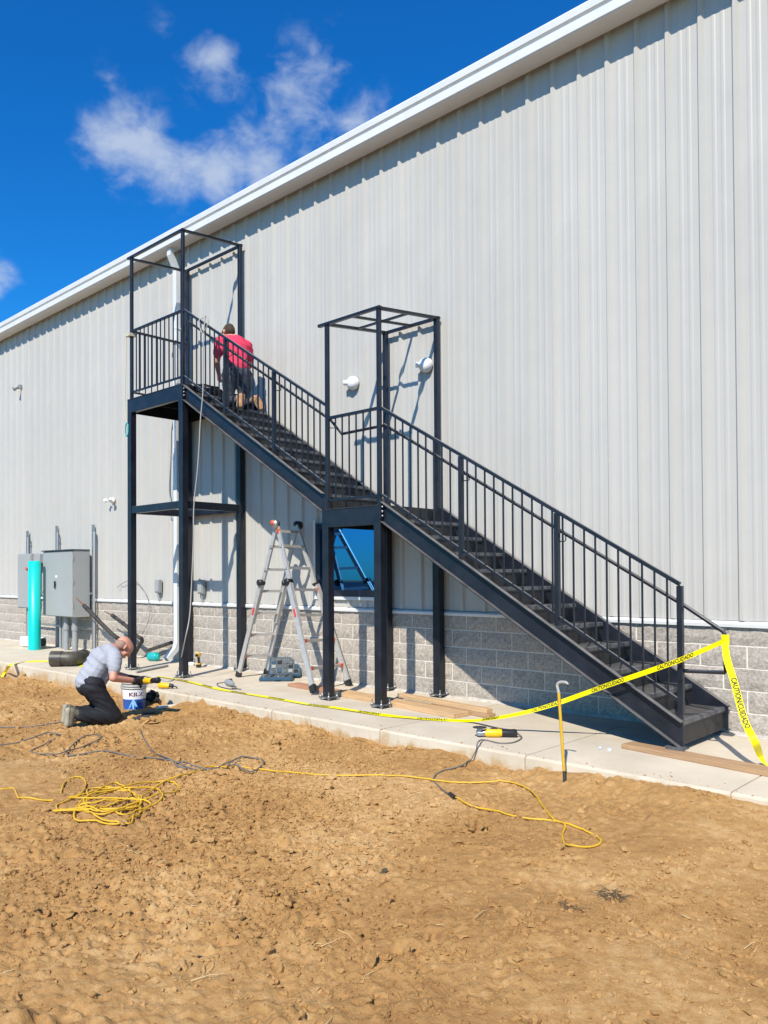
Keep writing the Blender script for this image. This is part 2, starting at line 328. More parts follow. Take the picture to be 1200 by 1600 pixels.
def text_mesh(txt, size):
    """2D outline of a word as (verts, faces); x along, y up, centred"""
    c = bpy.data.curves.new('txt', 'FONT'); c.body = txt; c.size = size; c.offset = size*.030; c.align_x = 'CENTER'; c.align_y = 'CENTER'; c.resolution_u = 3
    o = bpy.data.objects.new('txt', c); COL.objects.link(o)
    dg = bpy.context.evaluated_depsgraph_get(); me = bpy.data.meshes.new_from_object(o.evaluated_get(dg))
    bm = bmesh.new(); bm.from_mesh(me); bmesh.ops.triangulate(bm, faces=bm.faces)
    vs = [tuple(v.co) for v in bm.verts]; bm.verts.index_update(); fs = [tuple(v.index for v in f.verts) for f in bm.faces]; bm.free()
    bpy.data.objects.remove(o); bpy.data.curves.remove(c); bpy.data.meshes.remove(me)
    return vs, fs

# ------------------------------------------------------------ noise for the ground
def _hash(ix, iy, seed):
    h = (ix.astype(np.int64)*374761393+iy.astype(np.int64)*668265263+seed*974634777) & 0xffffffff
    h = ((h ^ (h >> 13))*1274126177) & 0xffffffff
    return ((h ^ (h >> 16)) & 0xffffff)/float(0xffffff)
def vnoise(x, y, seed):
    ix, iy = np.floor(x), np.floor(y); fx, fy = x-ix, y-iy
    ux, uy = fx*fx*fx*(fx*(fx*6-15)+10), fy*fy*fy*(fy*(fy*6-15)+10)
    a, b, c, d = _hash(ix, iy, seed), _hash(ix+1, iy, seed), _hash(ix, iy+1, seed), _hash(ix+1, iy+1, seed)
    return (a*(1-ux)+b*ux)*(1-uy)+(c*(1-ux)+d*ux)*uy-.5
def fbm(x, y, s, oc, seed, gain=.5):
    o = 0; a = 1
    for i in range(oc):
        o = o+a*vnoise(x*s*(1+.07*i)+17.3*i, y*s*(1-.05*i)-9.1*i, seed+i); s *= 2.03; a *= gain
    return o
SLAB_Y = -2.05
def gz_smooth(x, y):
    x = np.asarray(x, float); y = np.asarray(y, float)
    base = np.interp(x, [-60, -13, -9.5, -6, -2, 10], [-.34, -.265, -.205, -.155, -.115, -.12])
    away = np.clip(SLAB_Y-y, 0, 4)
    base = base-.018*away+.055*np.exp(-((away)/.24)**2)*(.5+1.9*fbm(x, y*0, 1.6, 3, 91))
    base = base+.05*fbm(x, y, .55, 2, 3)+.035*fbm(x, y, 2.1, 2, 11)
    return base
def lumps(x, y, s, seed, prob, r0, r1):
    X, Y = x*s, y*s; ix, iy = np.floor(X), np.floor(Y); best = np.zeros_like(X)
    for dx in (-1, 0, 1):
        for dy in (-1, 0, 1):
            cx, cy = ix+dx, iy+dy
            ok = _hash(cx, cy, seed+3) < prob; r = r0+(r1-r0)*_hash(cx, cy, seed+2)**2
            d2 = ((X-cx-_hash(cx, cy, seed))**2+(Y-cy-_hash(cx, cy, seed+1))**2)/(r*r)
            best = np.maximum(best, np.where(ok, np.sqrt(np.clip(1-d2, 0, 1))*r, 0))
    return best/s
def gz(x, y):
    x = np.asarray(x, float); y = np.asarray(y, float)
    r = fbm(x, y, 6.5, 3, 23, .6); fine = fbm(x, y, 24, 3, 61, .62)
    clump = np.clip(2.4*fbm(x, y, .8, 3, 47)+.58-.09*(x+4), .16, 1.15)       # rougher and smoother areas
    wx, wy = x+.045*fbm(x, y, 13, 3, 83, .65), y+.045*fbm(x, y, 13, 3, 87, .65)
    lum = .60*lumps(wx, wy, 5.5, 131, .22, .08, .40)+.70*lumps(wx, wy, 13, 151, .45, .10, .48)+.90*lumps(wx, wy, 27, 171, .66, .14, .52)
    rut = -.022*np.clip(1-np.abs(y+4.15+.25*np.sin(x*.7)+.35*fbm(x, y, .8, 2, 5))/.28, 0, 1)
    return gz_smooth(x, y)+rut+(.030*r+.024*fine+lum)*clump
def onG(px, py, off=0):
    v = ray(px, py); t = (-.2-CAM[2])/v[2]
    for _ in range(12):
        p = CAM+v*t; t = (float(gz(p[0], p[1]))+off-CAM[2])/v[2]
    return Vector(CAM+v*t)
def onGs(px, py, off=0):
    v = ray(px, py); t = (-.2-CAM[2])/v[2]
    for _ in range(12):
        p = CAM+v*t; t = (float(gz_smooth(p[0], p[1]))+.014+off-CAM[2])/v[2]
    return Vector(CAM+v*t)
def G(x, y, off=0): return Vector((x, y, float(gz(x, y))+off))

# ------------------------------------------------------------ ground
def axis(segs):
    out = [segs[0][0]]
    for a, b, st0, st1 in segs:
        x = a
        while x < b-1e-6:
            t = (x-a)/(b-a); x = min(b, x+st0+(st1-st0)*t); out.append(x)
    return np.array(out)
def make_ground():
    xs = axis([(-180, -40, 30, 4), (-40, -14.5, 2, .1), (-14.5, -8, .05, .02), (-8, .8, .0118, .0118), (.8, 6, .02, .5), (6, 150, 1, 30)])
    ys = axis([(-160, -12, 30, .8), (-12, -6.9, .6, .03), (-6.9, SLAB_Y+.05, .0118, .0118), (SLAB_Y+.05, 0, .3, .6), (0, 160, 5, 40)])
    X, Y = np.meshgrid(xs, ys); Z = gz(X, Y)
    far = np.clip((np.hypot(X+5, Y+4)-25)/40, 0, 1); Z = np.where(Y < -9.2, np.minimum(Z, -.3), Z); Z = Z*(1-far)-.3*far
    Z = np.where(Y > SLAB_Y+.02, np.minimum(Z, -.32), Z)
    nx, ny = len(xs), len(ys)
    me = bpy.data.meshes.new('dirt_ground')
    co = np.stack([X, Y, Z], -1).reshape(-1, 3)
    i = np.arange(nx*ny).reshape(ny, nx)
    q = np.stack([i[:-1, :-1], i[:-1, 1:], i[1:, 1:], i[1:, :-1]], -1).reshape(-1, 4)
    me.vertices.add(len(co)); me.vertices.foreach_set('co', co.ravel())
    me.loops.add(q.size); me.loops.foreach_set('vertex_index', q.ravel().astype(np.int32))
    me.polygons.add(len(q)); me.polygons.foreach_set('loop_start', np.arange(0, q.size, 4, dtype=np.int32)); me.polygons.foreach_set('loop_total', np.full(len(q), 4, np.int32))
    me.polygons.foreach_set('use_smooth', np.ones(len(q), bool)); me.update(); me.validate()
    me.materials.append(M['dirt'])
    o = link('dirt_ground', me); tag(o, 'bare tan dirt yard in front of the building', None, kind='structure')
make_ground()

sheet = MB().add([(x, y, -.17) for x, y in ((-120, -9.3), (120, -9.3), (120, -150), (-120, -150))], [(3, 2, 1, 0)]).build('bounce_absorber', mat('absorber', (.045, .046, .048), .9, 0, .3, .2, 6, .3, 80))  # dark ground added behind the camera, unseen, to weaken bounce light on the wall
tag(sheet, 'dark asphalt lot added out of view to cut bounce light onto the wall', None, kind='structure')
# loose clods, one mass
def ico(sub):
    bm = bmesh.new(); bmesh.ops.create_icosphere(bm, subdivisions=sub, radius=1)
    v = np.array([tuple(a.co) for a in bm.verts]); bm.verts.index_update(); f = np.array([[a.index for a in b.verts] for b in bm.faces]); bm.free(); return v, f
def clod_mesh(name, pos, size, sub, sink=.10, mat_='dirt'):
    v, f = ico(sub); n = len(pos); nv = len(v)
    jit = np.clip(1+rng.normal(0, .26, (n, nv, 1)), .45, 1.6); sc = size[:, None, None]*(np.array([1, .8, .62])*rng.uniform(.7, 1.25, (n, 1, 3)))
    a = rng.uniform(0, 6.283, n); ca, sa = np.cos(a)[:, None], np.sin(a)[:, None]
    q = v[None]*jit*sc
    x = q[..., 0]*ca-q[..., 1]*sa; y = q[..., 0]*sa+q[..., 1]*ca
    co = np.stack([x+pos[:, None, 0], y+pos[:, None, 1], q[..., 2]+pos[:, None, 2]+size[:, None]*sink], -1).reshape(-1, 3)
    ff = (f[None]+(np.arange(n)*nv)[:, None, None]).reshape(-1, 3)
    me = bpy.data.meshes.new(name); me.vertices.add(len(co)); me.vertices.foreach_set('co', co.ravel())
    me.loops.add(ff.size); me.loops.foreach_set('vertex_index', ff.ravel().astype(np.int32))
    me.polygons.add(len(ff)); me.polygons.foreach_set('loop_start', np.arange(0, ff.size, 3, dtype=np.int32)); me.polygons.foreach_set('loop_total', np.full(len(ff), 3, np.int32))
    me.polygons.foreach_set('use_smooth', np.zeros(len(ff), bool)); me.update(); me.materials.append(M[mat_]); return me
def scatter(n, x0, x1, y0, y1, thin=True):
    x = rng.uniform(x0, x1, n*4); y = rng.uniform(y0, y1, n*4)
    d = fbm(x, y, .8, 3, 77)+.5
    keep = rng.uniform(0, 1, n*4) < np.clip(d*1.3-.2, .03, 1); x, y = x[keep][:n], y[keep][:n]
    return np.stack([x, y, gz(x, y)], -1)
P1 = scatter(34000, -6.6, .6, -6.8, SLAB_Y-.02); s1 = np.clip(.0046*(rng.pareto(2.5, len(P1))+1), .004, .019)
P2 = scatter(9000, -14, -4, -6.8, SLAB_Y-.02); s2 = np.clip(.008*(rng.pareto(2.6, len(P2))+1), .007, .032)
P3 = scatter(5200, -7.5, .6, -6.6, SLAB_Y-.05); s3 = np.clip(.0085*(rng.pareto(2.3, len(P3))+1), .009, .036)
tag(link('loose_clods', clod_mesh('loose_clods', np.vstack([P1, P2]), np.r_[s1, s2], 1)), 'crumbs of loose dry soil strewn over the dirt yard', 'soil', kind='stuff')
P5 = scatter(420, -6.5, .6, -6.7, SLAB_Y-.04); s5 = np.clip(.013*(rng.pareto(2.2, len(P5))+1), .013, .042)
tag(link('loose_clods', clod_mesh('loose_clods', P5, s5, 2, .22)), 'walnut sized clods of dry soil standing up from the dirt yard', 'soil', kind='stuff')
x4 = rng.uniform(-12, 1, 420); P4 = np.stack([x4, SLAB_Y+.015+np.abs(rng.normal(0, .09, 420)), 0*x4], -1); s4 = np.clip(.003*(rng.pareto(2.5, 420)+1), .003, .012)
tag(link('loose_clods', clod_mesh('loose_clods', P4, s4, 1, .3)), 'crumbs of soil spilled along the edge of the concrete walk', 'soil', kind='stuff')
tag(link('loose_clods', clod_mesh('loose_clods', P3, s3, 2, -.05)), 'thumb sized lumps of loose dry soil over the dirt yard', 'soil', kind='stuff')

# ------------------------------------------------------------ concrete walk
walk = thing('concrete_walk', (-6, -1, 0), 'pale concrete walk along the foot of the building', None); walk['kind'] = 'structure'
sub = MB().box(-40, 8, SLAB_Y+.012, .1, -.5, -.012).build('walk_base', 'concrete', walk)
JX = [-1.9+1.57*k for k in range(-20, 6)]
slab_me = {}
for k in range(len(JX)-1):
    a, b = JX[k]+.006, JX[k+1]-.006
    vs = MB(); n = 24; pts = []
    # gently chipped front arris
    top = []
    for i in range(n+1):
        x = a+(b-a)*i/n; top.append((x, SLAB_Y+random.uniform(0, .006), -.004-random.uniform(0, .006)))
    fr = [(p[0], SLAB_Y-random.uniform(0, .004), -.018) for p in top]; bt = [(p[0], SLAB_Y-.002, -.45) for p in top]; bk = [(p[0], .05, 0) for p in top]; tp = [(p[0], SLAB_Y+.02, 0) for p in top]
    rows = [bt, fr, top, tp, bk, [(p[0], .05, -.45) for p in top]]
    v = [q for r_ in rows for q in r_]; m1 = n+1
    f = [(r_*m1+i, r_*m1+i+1, (r_+1)*m1+i+1, (r_+1)*m1+i) for r_ in range(len(rows)-1) for i in range(n)]
    f += [tuple(r_*m1 for r_ in range(len(rows))), tuple(r_*m1+n for r_ in range(len(rows)-1, -1, -1))]
    vs.add(v, f).build('slab', 'concrete', walk)
# ragged mortar droppings where the wall meets the walk
mb = MB(); xs = np.arange(-19, 3, .06); prof = []
for x in xs:
    w = .035+.05*abs(float(fbm(x, 0*x, 1.7, 3, 5)))*2; h = .012+.03*abs(float(fbm(x, 0*x+3, 3.1, 3, 6)))
    prof.append([(x, -w, .001), (x, -w*.55, h*.8), (x, .02, h*1.3+.004)])
for i in range(len(prof)-1): mb.add(prof[i]+prof[i+1], [(0, 1, 4, 3), (1, 2, 5, 4)], True)
mb.build('mortar_fillet', 'caulk', walk)

# ------------------------------------------------------------ building
XL, XR = -44.0, 7.0
ZL = 1.0                                 # top of the block base
RIB, PAN = .3085, .9255
bld = thing('warehouse_building', (-6, 2, 0), 'long pale grey ribbed metal building on a split-face block base', 'building')
# block base
MB().box(XL, XR, .0005, .30, -.3, ZL-.01).build('mortar_backing', 'mortar', bld)
BW, BH = .41, .2
def block_mesh(w, seed):
    r = np.random.default_rng(seed); nx, nz = 7, 4; mb = MB(); g = .0072
    xs = np.linspace(g, w-g, nx); zs = np.linspace(g, BH-g, nz); vs = []
    for j in range(nz):
        for i in range(nx):
            e = i in (0, nx-1) or j in (0, nz-1)
            y = -.004-(0 if e else r.uniform(.003, .015)); vs.append((xs[i]+(0 if i in (0, nx-1) else r.uniform(-.012, .012)), y+(r.uniform(-.003, .003) if e else 0), zs[j]+(0 if j in (0, nz-1) else r.uniform(-.01, .01))))
    n0 = len(vs)
    for (i, j) in ((0, 0), (nx-1, 0), (nx-1, nz-1), (0, nz-1)): vs.append((xs[i], .02, zs[j]))
    fs = [(j*nx+i, j*nx+i+1, (j+1)*nx+i+1, (j+1)*nx+i) for j in range(nz-1) for i in range(nx-1)]
    fs += [(n0+0, n0+1)+tuple(range(nx-1, -1, -1)), (n0+2, n0+3)+tuple((nz-1)*nx+i for i in range(nx)), (n0+1, n0+2)+tuple(j*nx+nx-1 for j in range(nz-1, -1, -1)), (n0+3, n0+0)+tuple(j*nx for j in range(nz))]
    return mb.add(vs, fs).mesh('concrete_block', 'block')
bms = [block_mesh(BW, 100+i) for i in range(9)]
row_phase = [0, .5, 0, .5, 0]            # from the top course down
todo = []
for c in range(5):
    z = ZL-(c+1)*BH
    x0 = -5.519+row_phase[c]*BW
    k0 = math.ceil((XL-x0)/BW); k1 = math.floor((XR-BW-x0)/BW)
    for k in range(k0, k1+1): todo.append((abs((x0+k*BW)+8.6), x0+k*BW, z))
todo.sort()
for d, x, z in todo[:300]: link('concrete_block', random.choice(bms), bld, loc=(x, 0, z))
far = MB()
for d, x, z in todo[300:]:
    me = bms[int(abs(x*7)) % 9]; far.add([(v.co.x+x, v.co.y, v.co.z+z) for v in me.vertices], [tuple(p.vertices) for p in me.polygons])
far.build('concrete_block_rows', 'block', bld)['kind'] = 'stuff'
# sill flashing
fl = MB()
prof = [(.03, ZL-.012), (-.030, ZL-.012), (-.038, ZL-.030), (-.042, ZL-.030), (-.046, ZL+.000), (-.028, ZL+.018), (-.006, ZL+.024), (.03, ZL+.024)]
for a in np.arange(XL, XR-.1, 3.048):
    b = min(a+3.046, XR); fl = MB(); fl.prism([(0, y, z) for y, z in prof], (a, 0, 0), (b, 0, 0)); fl.build('sill_flashing', 'white', bld)
# ribbed wall panels
def panel_profile():
    p = []
    for r_ in range(3):
        o = r_*RIB
        p += [(o, 0), (o+.020, -.031), (o+.050, -.031), (o+.072, -.0005)]
        for c in (.148, .228): p += [(o+c-.022, -.0005), (o+c-.010, -.0034), (o+c+.010, -.0034), (o+c+.022, -.0005)]
    p.append((PAN, 0)); return p
EAVE = 7.0
def panel_mesh(z0, z1, name):
    mb = MB(); pr = panel_profile(); n = len(pr)
    zs = [z0, z1]
    mb.add([(x, y, z) for z in zs for x, y in pr], [(i, i+1, n+i+1, n+i) for i in range(n-1)])
    return mb.mesh(name, 'panel')
pm = panel_mesh(ZL+.028, EAVE+.02, 'wall_panel')
WX0, WX1, WZ0, WZ1 = -8.0, -6.80, 1.20, 2.14
RIB0 = -2.515
k0 = math.floor((XL-RIB0)/PAN)+1; k1 = math.floor((XR-RIB0)/PAN)
for k in range(k0, k1):
    x = RIB0+k*PAN
    if x+PAN > WX0 and x < WX1:           # cut round the window
        pr = [(x+a, y) for a, y in panel_profile()]; mb = MB()
        def strip(pp, za, zb):
            n = len(pp)
            if n > 1: mb.add([(a, y, z) for z in (za, zb) for a, y in pp], [(i, i+1, n+i+1, n+i) for i in range(n-1)])
        def cut(lo, hi):
            out = []
            for (a, ya), (b, yb) in zip(pr[:-1], pr[1:]):
                s0, s1 = max(a, lo), min(b, hi)
                if s1-s0 > 1e-6:
                    y0 = ya+(yb-ya)*(s0-a)/(b-a); y1 = ya+(yb-ya)*(s1-a)/(b-a)
                    if not out: out.append((s0, y0))
                    out.append((s1, y1))
            return out
        strip(pr, WZ1, EAVE+.02); strip(pr, ZL+.028, WZ0)
        strip(cut(x, WX0), WZ0, WZ1); strip(cut(WX1, x+PAN), WZ0, WZ1)
        mb.build('wall_panel', 'panel', bld)
    else:
        link('wall_panel', pm, bld, loc=(x, 0, 0))
MB().box(XL, XR, .03, .28, ZL+.03, WZ0).box(XL, WX0, .03, .28, WZ0, WZ1).box(WX1, XR, .03, .28, WZ0, WZ1).box(XL, XR, .03, .28, WZ1, 7.05).build('inner_wall', 'soffit', bld)
# window
win = MB(); t = .055
win.box(WX0-.03, WX0+t, -.045, .06, WZ0-.03, WZ1+.03).box(WX1-t, WX1+.03, -.045, .06, WZ0-.03, WZ1+.03).box(WX0+t, WX1-t, -.045, .06, WZ0-.03, WZ0+t).box(WX0+t, WX1-t, -.045, .06, WZ1-t, WZ1+.03)
wo_ = win.build('window', 'glass_frame', bld)
MB().box(WX0+t-.005, WX1-t+.005, .004, .016, WZ0+t-.005, WZ1-t+.005).build('pane', 'glass', wo_)
MB().box(WX0-.08, WX1+.08, -.05, .01, WZ0-.075, WZ0-.034).build('window_trim', 'white', wo_)
MB().box(WX0-.08, WX0-.034, -.05, .01, WZ0-.034, WZ1+.08).build('window_trim', 'white', wo_)
MB().box(WX0+.05, WX1-.05, .2, .25, WZ0, WZ1).build('window_backing', 'slate', wo_)
# eave: box gutter with a stepped face
OV, GZ0, GZ1 = .30, 6.945, 7.185
gp = [(-.035, GZ0+.055), (-.06, GZ0+.055), (-.06, GZ0+.004), (-OV+.02, GZ0), (-OV, GZ0+.018), (-OV, GZ0+.115), (-OV+.012, GZ0+.125), (-OV+.012, GZ0+.135), (-OV-.012, GZ0+.15), (-OV-.018, GZ1-.02), (-OV-.006, GZ1), (-OV+.02, GZ1), (-OV+.02, GZ1-.012), (-.035, GZ1-.02)]
a = XL
while a < XR-.1:
    b = min(a+6.096, XR)
    g = MB(); n = len(gp)
    g.add([(x, y, z) for x in (a+.001, b-.001) for y, z in gp], [(i, (i+1) % n, n+(i+1) % n, n+i) for i in range(n)]+[tuple(range(n-1, -1, -1)), tuple(range(n, 2*n))])
    g.build('gutter', 'white', bld); a = b
MB().box(XL, XR, -.034, .3, GZ0+.065, GZ1-.03).build('eave_trim', 'soffit', bld)
MB().add([(XL, -.2, GZ1+.005), (XR, -.2, GZ1+.005), (XR, 14, GZ1+1.2), (XL, 14, GZ1+1.2), (XR, 28, GZ1+.005), (XL, 28, GZ1+.005)], [(0, 1, 2, 3), (3, 2, 4, 5)]).build('roof', 'roof', bld)
MB().add([(XL, .28, 0), (XL, 28, 0), (XL, 28, GZ1), (XL, 14, GZ1+1.2), (XL, .28, GZ1), (XR, .28, 0), (XR, 28, 0), (XR, 28, GZ1), (XR, 14, GZ1+1.2), (XR, .28, GZ1)], [(0, 1, 2, 3, 4), (5, 6, 7, 8, 9), (1, 6, 7, 2)]).build('end_wall', 'panel', bld)
# downspout
dx = -11.37
ds = MB()
def rect_path(mb, pts, w, d):
    for a, b in zip(pts[:-1], pts[1:]): mb.bar(a, b, d, w, (1, 0, 0)) if abs(b[2]-a[2]) > .01 else mb.bar(a, b, w, d)
path = [V(dx, -.20, 6.96), V(dx, -.20, 6.84), V(dx, -.085, 6.60), V(dx, -.085, .34), V(dx, -.13, .22), V(dx, -.30, .07)]
n = len(path); rings = []
for i, p in enumerate(path):
    d = (path[min(i+1, n-1)]-path[max(i-1, 0)]).normalized(); nn = V(1, 0, 0).cross(d).normalized()
    rings += [p+V(sx*.052, 0, 0)+nn*sy*.04 for sx, sy in ((-1, -1), (1, -1), (1, 1), (-1, 1))]
ds.add(rings, [(i*4+j, i*4+(j+1) % 4, i*4+4+(j+1) % 4, i*4+4+j) for i in range(n-1) for j in range(4)])
dso = ds.build('downspout', 'white', bld)
for z in (5.6, 3.4, 1.3): MB().box(dx-.062, dx+.062, -.128, -.02, z, z+.03).build('strap', 'white', dso)

# ------------------------------------------------------------ staircase
YF, YB = -1.125, -.09
LXL, LXR, UXL, UXR = -6.676, -5.8585, -11.045, -9.643
Z1, Z2 = 2.228, 4.208
RISE, RUN = .18, .29
PW, SW = .05, .0225                      # half widths: lower posts, upper posts
st = thing('steel_staircase', (-6.3, -.6, 0), 'two-flight black steel outdoor staircase with landing towers and open canopy frames', 'staircase')
def post(x, y, ztop):
    o = MB().box(x-PW, x+PW, y-PW, y+PW, .042, ztop).build('post', 'steel', st, .004)
    MB().box(x-.085, x+.085, y-.085, y+.085, .030, .042).build('base_plate', 'steel_edge', o)
    for sx in (-1, 1):
        for sy in (-1, 1):
            MB().tube([(x+sx*.068, y+sy*.068, 0), (x+sx*.068, y+sy*.068, .095)], .007, 6).lathe((x+sx*.068, y+sy*.068, .042), (0, 0, 1), [(0, .014), (.015, .014), (.015, 0)], 6).lathe((x+sx*.068, y+sy*.068, .016), (0, 0, 1), [(.015, .014), (.015, 0), (0, 0)], 6).build('anchor_bolt', 'galv', o)
    return o
def upper_post(x, y, z0, z1, w=SW): return MB().box(x-w, x+w, y-w, y+w, z0, z1).build('canopy_post', 'steel', st, .003)
for x in (LXL, LXR):
    for y in (YF, YB): post(x, y, Z1-.012)
for x in (UXL, UXR):
    for y in (YF, YB): post(x, y, Z2-.012)
def beam(name, *b): return MB().box(*b).build(name, 'steel', st, .003)
def landing(xl, xr, z):
    e = .05
    beam('edge_beam', xl+e, xr-e, YF-e+.004, YF-e+.016, z-.215, z-.012)     # front web
    beam('edge_beam', xl+e, xr-e, YB+e-.016, YB+e-.004, z-.215, z-.012)
    for x in (xl, xr): beam('edge_beam', x-.006, x+.006, YF+e, YB-e, z-.215, z-.012)
    beam('beam_flange', xl+e, xr-e, YF-e+.016, YF+.02, z-.215, z-.205)
    MB().box(xl-e, xr+e, YF-e-.003, YB+e-.003, z-.012, z).build('landing_plate', 'tread', st)
    for i in range(1, 3): beam('joist', xl+(xr-xl)*i/3-.004, xl+(xr-xl)*i/3+.004, YF+.02, YB-.02, z-.14, z-.014)
landing(LXL, LXR, Z1); landing(UXL, UXR, Z2)
# ring of braces half way up the high tower
for zc in (2.48,):
    for y in (YF, YB): beam('brace', UXL+PW, UXR-PW, y-PW+.01, y+PW-.02, zc-.055, zc+.055)
    for x in (UXL, UXR): beam('brace', x-PW+.01, x+PW-.02, YF+PW, YB-PW, zc-.055, zc+.055)
# stringers
def stringer(x0, z0, x1, z1, yw, out, name='stringer'):
    h = .225; t = .012; s = (z1-z0)/(x1-x0)
    m = MB().sheared(x0, z0, x1, z1, yw, yw+out*.010, h)
    ya, yb = yw+out*.010, yw+out*.062
    m.sheared(x0, z0, x1, z1, min(ya, yb), max(ya, yb), t).sheared(x0, z0-h+t, x1, z1-h+t, min(ya, yb), max(ya, yb), t)
    return m.build(name, 'steel', st, .002)
LX0, LXE = LXR+.05, -2.575
zt = lambda x: 2.215-.62*(x-LX0)+.0
UX0, UXE = UXR+.05, LXL-.05
zu = lambda x: 4.195-.62*(x-UX0)
lz0 = 2.262; lzE = .262
for yw, out in ((YF+.004, -1), (YB-.02, 1)):
    so_ = stringer(LX0, lz0, LXE, lzE, yw, out); su_ = stringer(UX0, zu(UX0)+.0, UXE, zu(UXE), yw, out)
    if out < 0:
        for oo, xx, zz in ((so_, LX0, lz0), (su_, UX0, zu(UX0))):
            MB().box(xx-.002, xx+.012, YF-.055, YF-.008, zz-.20, zz-.03).build('clip_plate', 'steel', oo)
            for k in range(3): MB().lathe((xx+.012, YF-.032, zz-.06-.05*k), (1, 0, 0), [(.012, 0), (.012, .016), (0, .016)], 6).build('bolt', 'galv', oo)
# treads and risers
def flight(x0, ztop, n, last_riser, rz0=None):
    y0, y1 = YF+.006, YB-.022
    tm = MB().box(-.004, RUN+.010, y0, y1, -.012, 0).box(RUN+.000, RUN+.010, y0, y1, -.045, -.012).mesh('tread', 'tread')
    nm = MB().box(RUN-.028, RUN+.012, y0+.01, y1-.01, .0005, .005).box(RUN+.0102, RUN+.0125, y0+.01, y1-.01, -.03, .0005).mesh('nosing_glint', 'steel_edge')  # pale strip: edge highlight of the tread put into colour
    rm = MB().box(-.004, .002, y0, y1, -RISE+.0, -.0125).mesh('riser', 'tread')
    for k in range(1, n+1):
        loc = (x0+RUN*(k-1), 0, ztop-RISE*k)
        t_ = link('tread', tm, st, loc=loc); link('nosing_glint', nm, t_, loc=loc)
        link('riser', rm, st, loc=(x0+RUN*(k-1)-.0, 0, ztop-RISE*(k-1)))
    if last_riser: MB().box(x0+RUN*n-.004, x0+RUN*n+.002, y0, y1, .055, ztop-RISE*n-.046).build('riser', 'tread', st)
    else: link('riser', rm, st, loc=(x0+RUN*n, 0, ztop-RISE*n))
flight(LX0+.006, Z1, 11, True); flight(UX0+.006, Z2, 10, False)
# levelling shims under the lowest stringer end
for y in (YF-.03, YB-.0):
    for k, dx_ in enumerate((0, .012, -.01)):
        MB().box(LXE-.11+dx_, LXE+.03+dx_, y-.055, y+.045, .0405*(y < -.5)+.0065*k-.0, .0405*(y < -.5)+.0065*k+.006).build('shim', 'steel_edge', st)
# guards
def lerp(a, b, t): return a+(b-a)*t
def guard(name, A, B, dtop, dmid, dbot, n, newel_t=(), zfoot=None, side_off=(0, .055)):
    """A,B: (x,y,z) of the bottom-rail ends; heights in metres above: dtop=(a,b) tops"""
    A, B = V(*A), V(*B)
    g = MB().bar(A+V(0, 0, dtop[0]), B+V(0, 0, dtop[1]), .036, .032).build(name, 'steel', st)
    MB().bar(A, B, .026, .026).build('bottom_rail', 'steel', g)
    for i in range(1, n):
        t = i/n; p = A.lerp(B, t); top = lerp(dtop[0], dtop[1], t)
        if any(abs(t-q) < .4/n for q in newel_t): continue
        MB().box(p.x-.0068, p.x+.0068, p.y-.0068, p.y+.0068, p.z+.006, p.z+top-.012).build('baluster', 'steel', g)
    for t in newel_t:
        p = A.lerp(B, t); top = lerp(dtop[0], dtop[1], t)
        MB().box(p.x-.0215, p.x+.0215, p.y-.0215, p.y+.0215, p.z-zfoot, p.z+top-.014).build('newel_post', 'steel', g)
    return g
# lower flight: bottom rail 2.335 -> .411, top 3.303 -> 1.376
lx0, lx1 = LXR+SW, -2.59
gl = guard('stair_guard', (lx0, YF, 2.345), (lx1, YF, .418), (.955, .955), 0, 0, 31, ((-4.76-lx0)/(lx1-lx0), (-3.694-lx0)/(lx1-lx0), 1.0), .085)
ux0, ux1 = UXR+SW, LXL-SW
gu = guard('stair_guard', (ux0, YF, 4.325), (ux1, YF, 2.525), (.955, .935), 0, 0, 28, ((-8.644-ux0)/(ux1-ux0), (-7.638-ux0)/(ux1-ux0)), .085)
# landing guards
guard('landing_guard', (LXL+SW, YF, Z1+.105), (LXR-SW, YF, Z1+.105), (.965, .965), 0, 0, 7)
guard('landing_guard', (UXL+SW, YF, Z2+.115), (UXR-SW, YF, Z2+.115), (.955, .955), 0, 0, 12)
guard('landing_guard', (UXL, YF+SW, Z2+.115), (UXL, YB-SW, Z2+.115), (.955, .955), 0, 0, 9)
# round handrails on the walking side
HY = YF+.075
hr = MB().tube([(lx0-.02, HY, 3.125), (lx0+.03, HY, 3.098), (lx1, HY, 1.200), (-2.285, HY, 1.000), (-2.268, HY, .965), (-2.268, HY, .69), (-2.275, HY, .675), (lx1, HY-.04, .668)], .017, 10)
h1 = hr.build('handrail', 'steel', st)
hr2 = MB().tube([(ux0-.02, HY, 5.13), (ux0+.02, HY, 5.115), (ux1, HY, 3.295), (LXL+.16, HY, 3.105), (LXR-.02, HY, 3.115)], .017, 10)
h2 = hr2.build('handrail', 'steel', st)
for h, x, z in ((h1, -5.80, 3.09), (h1, -4.76, 2.50), (h1, -3.694, 1.855), (h2, -8.644, 4.52), (h2, -7.638, 3.885), (h2, -6.676, 3.285), (h2, -9.60, 5.10)):
    MB().tube([(x+.03, YF, z-.10), (x+.045, YF+.045, z-.10), (x+.045, HY, z-.09), (x+.045, HY, z-.03)], .006, 6).build('rail_bracket', 'steel', h)
